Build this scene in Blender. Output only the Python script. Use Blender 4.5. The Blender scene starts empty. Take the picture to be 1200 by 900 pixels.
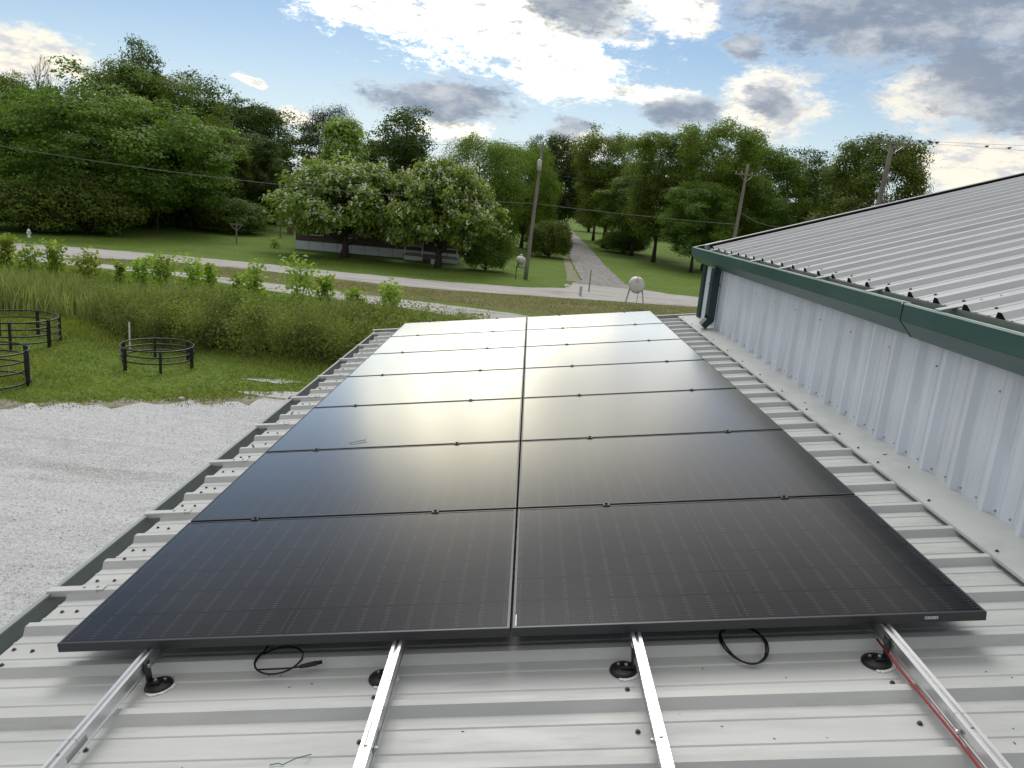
import bpy, math, random
import numpy as np
from mathutils import Vector, Matrix

R = math.radians
scene = bpy.context.scene
col = scene.collection

# ------------------------------------------------------------------ camera
cam_d = bpy.data.cameras.new('camera')
cam = bpy.data.objects.new('camera', cam_d)
col.objects.link(cam)
RIGHT = Vector((0.99575, 0.02643, 0.08823))
DOWN = Vector((0.09194, -0.22947, -0.96896))
FWD = Vector((-0.00536, 0.97296, -0.23093))
rot = Matrix((RIGHT, -DOWN, -FWD)).transposed()
cam.matrix_world = Matrix.Translation((-0.0644, -2.5247, 6.30)) @ rot.to_4x4()
cam_d.sensor_width = 36.0
cam_d.lens = 36.0 * 887.85 / 1200.0
cam_d.clip_start = 0.05
cam_d.clip_end = 3000.0
scene.camera = cam

# ------------------------------------------------------------------ node helper
class NT:
    def __init__(self, tree):
        self.t = tree
        tree.nodes.clear()
    def n(self, kind, **kw):
        nd = self.t.nodes.new(kind)
        for k, v in kw.items():
            setattr(nd, k, v)
        return nd
    def put(self, sock, v):
        if v is None:
            return
        if isinstance(v, bpy.types.NodeSocket):
            self.t.links.new(v, sock)
        else:
            if sock.type == 'RGBA' and isinstance(v, (tuple, list)) and len(v) == 3:
                v = (*v, 1.0)
            sock.default_value = v
    def m(self, op, a=None, b=None, c=None, clamp=False):
        nd = self.n('ShaderNodeMath', operation=op, use_clamp=clamp)
        for i, v in enumerate((a, b, c)):
            self.put(nd.inputs[i], v)
        return nd.outputs[0]
    def mix(self, f, a, b, blend='MIX'):
        nd = self.n('ShaderNodeMix', data_type='RGBA', blend_type=blend)
        self.put(nd.inputs[0], f); self.put(nd.inputs[6], a); self.put(nd.inputs[7], b)
        return nd.outputs[2]
    def ramp(self, v, lo, hi, a=0.0, b=1.0, smooth=True):
        nd = self.n('ShaderNodeMapRange', interpolation_type='SMOOTHSTEP' if smooth else 'LINEAR')
        for i, x in enumerate((v, lo, hi, a, b)):
            self.put(nd.inputs[i], x)
        return nd.outputs[0]
    def noise(self, vec, scale, detail=4.0, rough=0.55, out=0, dist=0.0):
        nd = self.n('ShaderNodeTexNoise')
        self.put(nd.inputs['Vector'], vec)
        nd.inputs['Scale'].default_value = scale
        nd.inputs['Detail'].default_value = detail
        nd.inputs['Roughness'].default_value = rough
        nd.inputs['Distortion'].default_value = dist
        return nd.outputs[out]
    def comb(self, x, y, z=0.0):
        nd = self.n('ShaderNodeCombineXYZ')
        for i, v in enumerate((x, y, z)):
            self.put(nd.inputs[i], v)
        return nd.outputs[0]
    def sep(self, v):
        nd = self.n('ShaderNodeSeparateXYZ'); self.put(nd.inputs[0], v)
        return nd.outputs

# ------------------------------------------------------------------ world: hazy evening sky with broken clouds
SUN_AZ, SUN_EL = -10.0, 47.0          # degrees, azimuth to the right of +Y
world = bpy.data.worlds.new('World')
scene.world = world
world.use_nodes = True
w = NT(world.node_tree)
sky = w.n('ShaderNodeTexSky', sky_type='NISHITA', sun_disc=False)
sky.sun_elevation = R(SUN_EL)
sky.sun_rotation = R(SUN_AZ)
sky.air_density = 1.0
sky.dust_density = 0.4
sky.ozone_density = 1.6
tc = w.n('ShaderNodeTexCoord')
dx, dy, dz = w.sep(tc.outputs['Generated'])
az = w.m('MULTIPLY', w.m('ARCTAN2', dx, dy), 180 / math.pi)
el = w.m('MULTIPLY', w.m('ARCSINE', w.m('MINIMUM', w.m('MAXIMUM', dz, -1.0), 1.0)), 180 / math.pi)
# ragged edges: warp the direction a little before measuring distance to a cloud
wv = w.comb(w.m('MULTIPLY', az, 0.45), el, 3.1)
warp = w.noise(wv, 0.42, 5.0, 0.62, out=1)
wx, wy, wz = w.sep(warp)
az2 = w.m('ADD', az, w.m('MULTIPLY', w.m('SUBTRACT', wx, 0.5), 5.0))
el2 = w.m('ADD', el, w.m('MULTIPLY', w.m('SUBTRACT', wy, 0.5), 2.6))
fine = w.noise(w.comb(w.m('MULTIPLY', az, 0.6), w.m('MULTIPLY', el, 1.35), 7.7), 1.1, 9.0, 0.72)
big = w.noise(w.comb(w.m('MULTIPLY', az, 0.6), w.m('MULTIPLY', el, 1.1), 1.7), 0.16, 4.0, 0.55)

def clouds(lst):
    out = None
    for (a, e, ra, re) in lst:
        p = w.m('DIVIDE', w.m('SUBTRACT', az2, a), ra)
        q = w.m('DIVIDE', w.m('SUBTRACT', el2, e), re)
        r = w.m('SQRT', w.m('ADD', w.m('MULTIPLY', p, p), w.m('MULTIPLY', q, q)))
        v = w.m('SUBTRACT', 1.0, r)
        out = v if out is None else w.m('MAXIMUM', out, v)
    return out

BRIGHT = [(-3.6, 17.0, 14.5, 7.8), (-12.6, 12.6, 5.3, 2.3), (1.3, 9.4, 4.2, 2.5), (6.2, 8.3, 4.9, 0.9), (9.0, 13.7, 3.0, 1.6),
          (-33.5, 6.0, 5.0, 1.8), (-30.3, 5.3, 2.6, 0.6), (15.9, 7.9, 4.0, 2.8), (28.5, 4.8, 5.6, 2.3), (26.1, 8.8, 4.2, 2.2),
          (-20.3, 6.3, 1.2, 0.5), (-17.5, 4.3, 1.8, 0.6), (-6.2, 4.9, 3.0, 0.9), (3.0, 4.4, 2.6, 1.0)]
DARK = [(-1.0, 26.5, 7.0, 3.0), (-24.0, 24.0, 6.0, 2.5), (-7.3, 6.7, 6.6, 1.8), (23.5, 14.2, 12.5, 4.6), (29.5, 9.9, 6.2, 3.8), (1.2, 13.8, 6.0, 3.2), (16.2, 8.0, 2.6, 1.7),
        (9.9, 7.2, 3.8, 1.2), (2.2, 5.3, 1.8, 0.9), (13.9, 11.5, 1.8, 1.4)]
# the same broken cloud goes on over the rest of the sky
zsafe = w.m('ADD', w.m('MAXIMUM', dz, 0.0), 0.16)
plane = w.comb(w.m('DIVIDE', dx, zsafe), w.m('DIVIDE', dy, zsafe), 0.0)
gen = w.noise(plane, 0.9, 7.0, 0.6)
gmask = w.m('MAXIMUM', w.ramp(el, 14.5, 20.0), w.ramp(w.m('ABSOLUTE', az), 35.0, 39.0))
gen_e = w.m('SUBTRACT', w.m('MULTIPLY', w.m('SUBTRACT', gen, 0.405), 3.4), w.m('MULTIPLY', w.m('SUBTRACT', 1.0, gmask), 4.0))
fr = w.m('MULTIPLY', w.m('SUBTRACT', fine, 0.52), 1.6)
fr3 = w.m('MULTIPLY', w.m('SUBTRACT', w.noise(tc.outputs['Generated'], 14.0, 8.0, 0.68), 0.52), 1.6)
hi = w.ramp(el, 20.0, 30.0)
fr = w.m('ADD', w.m('MULTIPLY', fr, w.m('SUBTRACT', 1.0, hi)), w.m('MULTIPLY', fr3, hi))
eb = w.m('ADD', w.m('MAXIMUM', clouds(BRIGHT), gen_e), fr)
ed = w.m('ADD', w.m('MAXIMUM', clouds(DARK), w.m('SUBTRACT', gen_e, 0.45)), w.m('MULTIPLY', fr, 0.75))
mb = w.ramp(eb, -0.16, 0.46)
md = w.ramp(ed, -0.16, 0.50)
shade = w.ramp(w.noise(w.comb(w.m('MULTIPLY', az, 0.5), w.m('MULTIPLY', el, 1.3), 11.0), 0.8, 9.0, 0.68), 0.47, 0.63)
# (colour of the bright cloud is set below)
# glow added to the cloud ahead so that the panels mirror it
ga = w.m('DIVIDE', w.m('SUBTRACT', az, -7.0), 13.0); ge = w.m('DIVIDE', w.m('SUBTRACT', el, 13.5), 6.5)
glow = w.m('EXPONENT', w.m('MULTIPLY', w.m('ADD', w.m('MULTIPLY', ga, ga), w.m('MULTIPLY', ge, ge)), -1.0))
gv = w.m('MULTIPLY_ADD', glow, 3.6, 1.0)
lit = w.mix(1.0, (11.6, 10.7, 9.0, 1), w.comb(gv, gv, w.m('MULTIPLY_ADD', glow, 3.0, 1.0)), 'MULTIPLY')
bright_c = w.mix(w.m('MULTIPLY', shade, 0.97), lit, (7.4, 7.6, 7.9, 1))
shade2 = w.ramp(w.noise(w.comb(w.m('MULTIPLY', az, 0.55), w.m('MULTIPLY', el, 1.2), 21.0), 0.42, 9.0, 0.62), 0.42, 0.68)
dark_c = w.mix(shade2, (2.9, 3.5, 4.5), (6.4, 6.8, 7.3))
dark_c = w.mix(w.ramp(ed, -0.05, 0.35), (7.4, 8.2, 9.2), dark_c)
# pale haze low over the horizon
haze = w.m('MULTIPLY', w.ramp(el, 12.0, 0.0), 0.75)
sat = w.n('ShaderNodeHueSaturation'); sat.inputs['Saturation'].default_value = 1.1; sat.inputs['Value'].default_value = 1.0
w.put(sat.inputs['Color'], sky.outputs[0])
base = w.mix(haze, sat.outputs[0], (7.8, 9.1, 10.2))
# the half of the sky towards the sun is the brighter one
sd = w.m('ADD', w.m('ADD', w.m('MULTIPLY', dx, math.sin(R(SUN_AZ)) * math.cos(R(SUN_EL))), w.m('MULTIPLY', dy, math.cos(R(SUN_AZ)) * math.cos(R(SUN_EL)))), w.m('MULTIPLY', dz, math.sin(R(SUN_EL))))
side = w.ramp(sd, -0.75, 0.85, 0.84, 1.0, smooth=False)
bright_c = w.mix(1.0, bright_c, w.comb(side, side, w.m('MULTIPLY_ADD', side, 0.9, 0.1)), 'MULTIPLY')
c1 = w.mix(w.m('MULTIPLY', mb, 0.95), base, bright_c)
c2 = w.mix(w.m('MULTIPLY', md, 0.95), c1, dark_c)
bg = w.n('ShaderNodeBackground')
bg.inputs['Strength'].default_value = 0.066
w.put(bg.inputs['Color'], c2)
world.cycles.sampling_method = 'MANUAL'
world.cycles.sample_map_resolution = 512
wo = w.n('ShaderNodeOutputWorld')
world.node_tree.links.new(bg.outputs[0], wo.inputs[0])

# ------------------------------------------------------------------ the sun, veiled by cloud
sun_d = bpy.data.lights.new('sun', 'SUN')
sun_d.energy = 1.25
sun_d.angle = R(30)
sun_d.color = (1.0, 0.97, 0.92)
sun = bpy.data.objects.new('sun', sun_d)
col.objects.link(sun)
sdir = Vector((math.sin(R(SUN_AZ)) * math.cos(R(SUN_EL)), math.cos(R(SUN_AZ)) * math.cos(R(SUN_EL)), math.sin(R(SUN_EL))))
sun.rotation_euler = sdir.to_track_quat('Z', 'Y').to_euler()
sun.location = (0, 0, 60)

scene.view_settings.view_transform = 'Standard'
scene.view_settings.look = 'None'
scene.view_settings.exposure = 0.52
scene.view_settings.gamma = 1.0
scene.view_settings.use_curve_mapping = False
scene.cycles.max_bounces = 6
scene.cycles.diffuse_bounces = 3
scene.cycles.transmission_bounces = 4
scene.cycles.sample_clamp_indirect = 6.0
try:
    scene.cycles.use_denoising = True
except Exception:
    pass

# ================================================================== mesh helpers
def link_mesh(name, v, f, mat, parent=None, smooth=False, mats=None, mi=None):
    me = bpy.data.meshes.new(name)
    me.from_pydata(v, [], f)
    for mm in (mats or [mat]):
        me.materials.append(mm)
    if mi is not None:
        me.polygons.foreach_set('material_index', mi)
    if smooth:
        me.polygons.foreach_set('use_smooth', [True] * len(me.polygons))
    me.update()
    o = bpy.data.objects.new(name, me)
    col.objects.link(o)
    if parent is not None:
        o.parent = parent
    return o

class MB:
    def __init__(self):
        self.v, self.f = [], []
    def add(self, vs, fs):
        b = len(self.v)
        self.v += [tuple(p) for p in vs]
        self.f += [tuple(b + i for i in q) for q in fs]
        return self
    def hexa(self, p):
        return self.add(p, [(0, 3, 2, 1), (4, 5, 6, 7), (0, 1, 5, 4), (1, 2, 6, 5), (2, 3, 7, 6), (3, 0, 4, 7)])
    def box(self, c, s, rz=0.0, ch=0.0):
        """box centred at c with size s, optionally with chamfered upright and top edges"""
        cx, cy, cz = c
        x, y, z = s[0] / 2, s[1] / 2, s[2] / 2
        if ch <= 0:
            p = [(-x, -y, -z), (x, -y, -z), (x, y, -z), (-x, y, -z), (-x, -y, z), (x, -y, z), (x, y, z), (-x, y, z)]
            fs = [(0, 3, 2, 1), (4, 5, 6, 7), (0, 1, 5, 4), (1, 2, 6, 5), (2, 3, 7, 6), (3, 0, 4, 7)]
        else:
            def ring(k, zz):
                a, b = x - k, y - k
                return [(-a, -b - 0 * k, zz), (a, -b, zz), (a, b, zz), (-a, b, zz)]
            p = ring(ch, -z) + ring(0, -z + ch) + ring(0, z - ch) + ring(ch, z)
            fs = [(3, 2, 1, 0), (12, 13, 14, 15)]
            for k in range(3):
                for i in range(4):
                    j = (i + 1) % 4
                    fs.append((k * 4 + i, k * 4 + j, k * 4 + 4 + j, k * 4 + 4 + i))
        cs, sn = math.cos(rz), math.sin(rz)
        return self.add([(cx + a * cs - b * sn, cy + a * sn + b * cs, cz + d) for a, b, d in p], fs)
    def tube(self, path, rad, n=8, cap=True):
        pts = [Vector(p) for p in path]
        if not isinstance(rad, (list, tuple)):
            rad = [rad] * len(pts)
        rings = []
        up = None
        for i, p in enumerate(pts):
            t = (pts[min(i + 1, len(pts) - 1)] - pts[max(i - 1, 0)])
            if t.length < 1e-9:
                t = Vector((0, 0, 1))
            t.normalize()
            if up is None:
                up = Vector((0, 0, 1)) if abs(t.z) < 0.9 else Vector((1, 0, 0))
            a = t.cross(up)
            if a.length < 1e-5:
                a = t.cross(Vector((0, 1, 0)))
            a.normalize()
            b = a.cross(t).normalized()
            up = b
            rings.append([p + (a * math.cos(2 * math.pi * k / n) + b * math.sin(2 * math.pi * k / n)) * rad[i] for k in range(n)])
        base = len(self.v)
        for r in rings:
            self.v += [tuple(q) for q in r]
        for i in range(len(rings) - 1):
            for k in range(n):
                k2 = (k + 1) % n
                self.f.append((base + i * n + k, base + i * n + k2, base + (i + 1) * n + k2, base + (i + 1) * n + k))
        if cap:
            self.f.append(tuple(base + k for k in range(n))[::-1])
            self.f.append(tuple(base + (len(rings) - 1) * n + k for k in range(n)))
        return self
    def ring_tube(self, c, rad, r, n=40, m=8):
        b = len(self.v)
        for i in range(n):
            a = 2 * math.pi * i / n
            for k in range(m):
                q = 2 * math.pi * k / m
                rr = rad + r * math.cos(q)
                self.v.append((c[0] + rr * math.cos(a), c[1] + rr * math.sin(a), c[2] + r * math.sin(q)))
        for i in range(n):
            for k in range(m):
                i2, k2 = (i + 1) % n, (k + 1) % m
                self.f.append((b + i * m + k, b + i2 * m + k, b + i2 * m + k2, b + i * m + k2))
        return self
    def lathe(self, prof, n=20, c=(0, 0, 0), axis='Z'):
        """prof: list of (radius, height)"""
        b = len(self.v)
        for r, h in prof:
            for k in range(n):
                a = 2 * math.pi * k / n
                p = (r * math.cos(a), r * math.sin(a), h)
                if axis == 'Y':
                    p = (p[0], p[2], p[1])
                elif axis == 'X':
                    p = (p[2], p[0], p[1])
                self.v.append((c[0] + p[0], c[1] + p[1], c[2] + p[2]))
        for i in range(len(prof) - 1):
            for k in range(n):
                k2 = (k + 1) % n
                self.f.append((b + i * n + k, b + i * n + k2, b + (i + 1) * n + k2, b + (i + 1) * n + k))
        self.f.append(tuple(b + k for k in range(n))[::-1])
        self.f.append(tuple(b + (len(prof) - 1) * n + k for k in range(n)))
        return self
    def prism(self, prof, axis, a, b):
        """closed profile extruded along an axis; prof gives the other two coordinates in order"""
        n = len(prof)
        def pt(q, t):
            return {'X': (t, q[0], q[1]), 'Y': (q[0], t, q[1]), 'Z': (q[0], q[1], t)}[axis]
        base = len(self.v)
        self.v += [pt(q, a) for q in prof] + [pt(q, b) for q in prof]
        for i in range(n):
            j = (i + 1) % n
            self.f.append((base + i, base + j, base + n + j, base + n + i))
        self.f.append(tuple(base + i for i in range(n))[::-1])
        self.f.append(tuple(base + n + i for i in range(n)))
        return self
    def build(self, name, mat, parent=None, smooth=False):
        return link_mesh(name, self.v, self.f, mat, parent, smooth)

def tag(o, label=None, cat=None, group=None, kind=None):
    if label: o['label'] = label
    if cat: o['category'] = cat
    if group: o['group'] = group
    if kind: o['kind'] = kind
    return o

def thing(name, label, cat, loc=(0, 0, 0), rz=0.0, group=None, tilt=0.0):
    o = bpy.data.objects.new(name, None)
    o.empty_display_size = 0.2
    col.objects.link(o)
    o.location = loc
    o.rotation_euler = (0, tilt, rz)
    return tag(o, label, cat, group)

def share(src, name, parent, loc=None, rz=None):
    """another object on the same mesh data"""
    c = src.copy()
    c.name = name
    col.objects.link(c)
    c.parent = parent
    if loc is not None: c.location = loc
    if rz is not None: c.rotation_euler = (0, 0, rz)
    return c

# ================================================================== materials
def mat(name, base, rough=0.6, metal=0.0, spec=0.4, var=None, var_scale=3.0, var_lo=0.4, var_hi=0.65, stretch=(1, 1, 1),
        bump=0.0, bump_scale=40.0, dirt=None, dirt_scale=1.2, dirt_lo=0.55, dirt_hi=0.75, dirt_amt=0.6, rough_var=0.0, coat=0.0):
    m = bpy.data.materials.new(name)
    m.use_nodes = True
    t = NT(m.node_tree)
    b = t.n('ShaderNodeBsdfPrincipled')
    o = t.n('ShaderNodeOutputMaterial')
    m.node_tree.links.new(b.outputs[0], o.inputs[0])
    co = t.n('ShaderNodeTexCoord').outputs['Object']
    mp = t.n('ShaderNodeMapping'); mp.inputs['Scale'].default_value = stretch
    t.put(mp.inputs[0], co)
    vec = mp.outputs[0]
    c = (*base, 1.0)
    if var is not None:
        f = t.ramp(t.noise(vec, var_scale, 6.0, 0.6), var_lo, var_hi)
        c = t.mix(f, c, (*var, 1.0))
    if dirt is not None:
        f = t.m('MULTIPLY', t.ramp(t.noise(vec, dirt_scale, 8.0, 0.7), dirt_lo, dirt_hi), dirt_amt)
        c = t.mix(f, c, (*dirt, 1.0))
    t.put(b.inputs['Base Color'], c)
    if rough_var:
        t.put(b.inputs['Roughness'], t.ramp(t.noise(vec, var_scale * 2, 4.0), 0.3, 0.7, rough - rough_var, rough + rough_var))
    else:
        b.inputs['Roughness'].default_value = rough
    b.inputs['Metallic'].default_value = metal
    b.inputs['Specular IOR Level'].default_value = spec
    b.inputs['Coat Weight'].default_value = coat
    if bump:
        bp = t.n('ShaderNodeBump'); bp.inputs['Strength'].default_value = bump; bp.inputs['Distance'].default_value = 0.02
        t.put(bp.inputs['Height'], t.noise(vec, bump_scale, 5.0, 0.65))
        m.node_tree.links.new(bp.outputs[0], b.inputs['Normal'])
    return m

def leaf_mat(name, dark, light, trans=0.42, rough=0.55, spec=0.25, nscale=0.5, nw=0.4, extra=None):
    m = bpy.data.materials.new(name)
    m.use_nodes = True
    t = NT(m.node_tree)
    o = t.n('ShaderNodeOutputMaterial')
    geo = t.n('ShaderNodeNewGeometry')
    co = t.n('ShaderNodeTexCoord').outputs['Object']
    f = t.m('ADD', t.m('MULTIPLY', geo.outputs['Random Per Island'], 1.0 - nw), t.m('MULTIPLY', t.ramp(t.noise(co, nscale, 3.0), 0.3, 0.7), nw))
    oi = t.n('ShaderNodeObjectInfo')
    c = t.mix(f, dark, light)
    if extra is not None:
        ex_ = t.m('MULTIPLY', t.ramp(t.noise(co, nscale * 1.7, 4.0), 0.56, 0.68), t.ramp(geo.outputs['Random Per Island'], 0.25, 0.6))
        c = t.mix(ex_, c, extra)
    hs = t.n('ShaderNodeHueSaturation')
    t.put(hs.inputs['Hue'], t.ramp(oi.outputs['Random'], 0.0, 1.0, 0.485, 0.512, smooth=False))
    t.put(hs.inputs['Value'], t.ramp(oi.outputs['Random'], 0.0, 1.0, 0.9, 1.4, smooth=False))
    t.put(hs.inputs['Color'], c)
    b = t.n('ShaderNodeBsdfPrincipled')
    t.put(b.inputs['Base Color'], hs.outputs[0])
    b.inputs['Roughness'].default_value = rough
    b.inputs['Specular IOR Level'].default_value = spec
    tr = t.n('ShaderNodeBsdfTranslucent')
    t.put(tr.inputs[0], t.mix(1.0, hs.outputs[0], (1.25, 1.35, 0.6, 1.0), 'MULTIPLY'))
    mx = t.n('ShaderNodeMixShader'); mx.inputs[0].default_value = trans
    m.node_tree.links.new(b.outputs[0], mx.inputs[1])
    m.node_tree.links.new(tr.outputs[0], mx.inputs[2])
    m.node_tree.links.new(mx.outputs[0], o.inputs[0])
    return m

def ground_mat(name, cols, scales, bump=0.4, bump_scale=30.0, rough=0.95, patches=None, patch_scale=0.3, patch_lo=0.55, patch_hi=0.7, speck=None, speck_scale=60.0, stretch=(1, 1, 1)):
    """cols: three colours mixed by two noises; patches: a fourth colour in larger irregular areas"""
    m = bpy.data.materials.new(name)
    m.use_nodes = True
    t = NT(m.node_tree)
    b = t.n('ShaderNodeBsdfPrincipled'); o = t.n('ShaderNodeOutputMaterial')
    m.node_tree.links.new(b.outputs[0], o.inputs[0])
    co0 = t.n('ShaderNodeTexCoord').outputs['Object']
    mp = t.n('ShaderNodeMapping'); mp.inputs['Scale'].default_value = stretch
    t.put(mp.inputs[0], co0); co = mp.outputs[0]
    n1 = t.ramp(t.noise(co, scales[0], 6.0, 0.65), 0.35, 0.65)
    n2 = t.ramp(t.noise(co, scales[1], 5.0, 0.7), 0.4, 0.68)
    c = t.mix(n1, (*cols[0], 1), (*cols[1], 1))
    c = t.mix(n2, c, (*cols[2], 1))
    if patches is not None:
        c = t.mix(t.ramp(t.noise(co, patch_scale, 7.0, 0.68), patch_lo, patch_hi), c, (*patches, 1))
    if speck is not None:
        vo = t.n('ShaderNodeTexVoronoi'); t.put(vo.inputs['Vector'], co0); vo.inputs['Scale'].default_value = speck_scale
        rnd = t.sep(vo.outputs['Color'])[0]
        c = t.mix(t.m('MULTIPLY', t.ramp(rnd, 0.55, 1.0), 0.85), c, (*speck[0], 1))
        c = t.mix(t.m('MULTIPLY', t.ramp(rnd, 0.4, 0.0), 0.75), c, (*speck[1], 1))
    t.put(b.inputs['Base Color'], c)
    b.inputs['Roughness'].default_value = rough
    b.inputs['Specular IOR Level'].default_value = 0.15
    bp = t.n('ShaderNodeBump'); bp.inputs['Strength'].default_value = bump; bp.inputs['Distance'].default_value = 0.05
    t.put(bp.inputs['Height'], t.noise(co0, bump_scale, 6.0, 0.7))
    m.node_tree.links.new(bp.outputs[0], b.inputs['Normal'])
    return m

def panel_mat():
    """black half-cut cells under glass: six rows of eighteen cells, fine wires across, a wider bar at mid length"""
    m = bpy.data.materials.new('solar_glass')
    m.use_nodes = True
    t = NT(m.node_tree)
    b = t.n('ShaderNodeBsdfPrincipled'); o = t.n('ShaderNodeOutputMaterial')
    m.node_tree.links.new(b.outputs[0], o.inputs[0])
    tcn = t.n('ShaderNodeTexCoord')
    co = tcn.outputs['Object']
    x, y, z = t.sep(co)
    ax = t.m('ABSOLUTE', x)
    # columns, measured outwards from the mid bar
    cx = t.m('DIVIDE', t.m('SUBTRACT', ax, 0.009), 0.0922)
    fx = t.m('FRACT', t.m('ADD', cx, 100.0))
    ex = t.m('MULTIPLY', t.m('MINIMUM', fx, t.m('SUBTRACT', 1.0, fx)), 0.0922)       # metres to nearest column edge
    cy = t.m('DIVIDE', t.m('ADD', y, 0.552), 0.184)
    fy = t.m('FRACT', t.m('ADD', cy, 100.0))
    ey = t.m('MULTIPLY', t.m('MINIMUM', fy, t.m('SUBTRACT', 1.0, fy)), 0.184)
    rowline = t.ramp(ey, 0.0022, 0.0055, 1.0, 0.0)
    mid = t.ramp(ax, 0.007, 0.011, 1.0, 0.0)
    fw = t.m('FRACT', t.m('ADD', t.m('MULTIPLY', y, 1 / 0.0167), 100.5))
    wire = t.ramp(t.m('ABSOLUTE', t.m('SUBTRACT', fw, 0.5)), 0.05, 0.13, 1.0, 0.0)
    dash = t.m('MULTIPLY', t.ramp(t.m('ABSOLUTE', t.m('SUBTRACT', ex, 0.0045)), 0.0012, 0.0026, 1.0, 0.0), t.ramp(t.m('ABSOLUTE', t.m('SUBTRACT', fw, 0.5)), 0.12, 0.26, 1.0, 0.0))
    oi = t.n('ShaderNodeObjectInfo')
    # per-cell tone
    ccell = t.comb(t.m('FLOOR', t.m('MULTIPLY', cx, t.m('SIGN', x))), t.m('FLOOR', cy), t.m('MULTIPLY', oi.outputs['Random'], 37.0))
    wn = t.n('ShaderNodeTexWhiteNoise'); t.put(wn.inputs[0], ccell)
    tone = t.m('MULTIPLY_ADD', wn.outputs[0], 0.30, 0.85)
    cell = t.mix(1.0, (0.0045, 0.0056, 0.0100, 1), t.comb(tone, tone, tone), 'MULTIPLY')
    c = t.mix(t.m('MULTIPLY', wire, 0.55), cell, (0.030, 0.032, 0.040, 1))
    c = t.mix(t.m('MULTIPLY', dash, 0.5), c, (0.13, 0.135, 0.15, 1))
    c = t.mix(t.m('MULTIPLY', rowline, 0.95), c, (0.0015, 0.0016, 0.002, 1))
    c = t.mix(t.m('MULTIPLY', mid, 0.9), c, (0.004, 0.0045, 0.006, 1))
    # dust film, thicker in streaks and towards nothing in particular
    geo = t.n('ShaderNodeNewGeometry')
    px = geo.outputs['Position']
    mpn = t.n('ShaderNodeMapping'); mpn.inputs['Scale'].default_value = (1.0, 6.0, 1.0); t.put(mpn.inputs[0], px)
    dust = t.ramp(t.noise(mpn.outputs[0], 1.6, 6.0, 0.65), 0.35, 0.8)
    c = t.mix(t.m('MULTIPLY', dust, 0.010), c, (0.45, 0.42, 0.38, 1))
    t.put(b.inputs['Base Color'], c)
    b.inputs['Roughness'].default_value = 0.5
    b.inputs['Specular IOR Level'].default_value = 0.0
    # anti-reflective glass: little mirror seen from above, strong at a flat angle
    lw = t.n('ShaderNodeLayerWeight'); lw.inputs['Blend'].default_value = 0.5
    fres = t.m('MINIMUM', t.m('MULTIPLY_ADD', t.m('POWER', lw.outputs['Facing'], 6.7), 3.1, 0.006), 0.94)
    gl_ = t.n('ShaderNodeBsdfGlossy'); gl_.inputs['Color'].default_value = (1, 1, 1, 1)
    gl_.inputs['Roughness'].default_value = 0.20
    mx = t.n('ShaderNodeMixShader')
    t.put(mx.inputs[0], fres)
    m.node_tree.links.new(b.outputs[0], mx.inputs[1]); m.node_tree.links.new(gl_.outputs[0], mx.inputs[2])
    m.node_tree.links.new(mx.outputs[0], o.inputs[0])
    return m

M = {}
M['roof_near'] = mat('weathered_white_roof_steel', (0.53, 0.545, 0.535), 0.5, 0.0, 0.4, var=(0.44, 0.455, 0.45), var_scale=2.2, stretch=(0.35, 2.0, 1), dirt=(0.26, 0.265, 0.255), dirt_scale=4.0, dirt_lo=0.52, dirt_hi=0.80, dirt_amt=0.62, bump=0.06, bump_scale=14, rough_var=0.08)
M['roof_far'] = mat('white_roof_steel', (0.52, 0.535, 0.555), 0.46, 0.0, 0.5, var=(0.41, 0.425, 0.445), var_scale=1.0, stretch=(0.3, 2.5, 1), dirt=(0.33, 0.335, 0.34), dirt_scale=3.0, dirt_amt=0.4, bump=0.02, bump_scale=10)
M['wall_steel'] = mat('white_wall_steel', (0.68, 0.735, 0.83), 0.40, 0.0, 0.5, var=(0.60, 0.64, 0.71), var_scale=1.2, stretch=(1, 2.4, 0.22), dirt=(0.33, 0.33, 0.31), dirt_scale=4.0, dirt_lo=0.50, dirt_hi=0.80, dirt_amt=0.6, bump=0.05, bump_scale=8)
M['flashing'] = mat('grey_white_flashing', (0.50, 0.52, 0.51), 0.45, 0.0, 0.5, var=(0.44, 0.46, 0.45), var_scale=4.0, dirt=(0.27, 0.28, 0.27), dirt_scale=7.0, dirt_lo=0.58, dirt_hi=0.8, dirt_amt=0.5, bump=0.03, bump_scale=20)
M['green'] = mat('green_painted_steel', (0.026, 0.080, 0.078), 0.38, 0.0, 0.5, var=(0.038, 0.100, 0.096), var_scale=2.0, stretch=(1, 0.4, 3), dirt=(0.09, 0.13, 0.12), dirt_scale=4.0, dirt_amt=0.35, bump=0.02, bump_scale=6)
M['green_dark'] = mat('dark_green_painted_steel', (0.007, 0.026, 0.029), 0.4, 0.0, 0.5, var=(0.010, 0.034, 0.036))
M['gutter_lip'] = mat('highlight_green_lip', (0.44, 0.56, 0.52), 0.45, 0.0, 0.5, var=(0.55, 0.65, 0.62), var_scale=3)  # white-green highlight along the lip is put into its colour
M['gutter_grey'] = mat('faded_grey_green_gutter', (0.29, 0.33, 0.315), 0.5, 0.0, 0.4, var=(0.28, 0.315, 0.30), var_scale=4.0, stretch=(1, 0.5, 2), dirt=(0.13, 0.135, 0.12), dirt_scale=5.0, dirt_amt=0.6)
M['screw'] = mat('rusty_screw', (0.10, 0.085, 0.075), 0.55, 0.5)
M['black'] = mat('black_anodised', (0.014, 0.015, 0.018), 0.33, 0.0, 0.5)
M['frame_black'] = mat('black_frame_aluminium', (0.045, 0.048, 0.054), 0.32, 0.5, 0.5)
M['rubber'] = mat('black_rubber', (0.012, 0.012, 0.013), 0.5, 0.0, 0.4)
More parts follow.
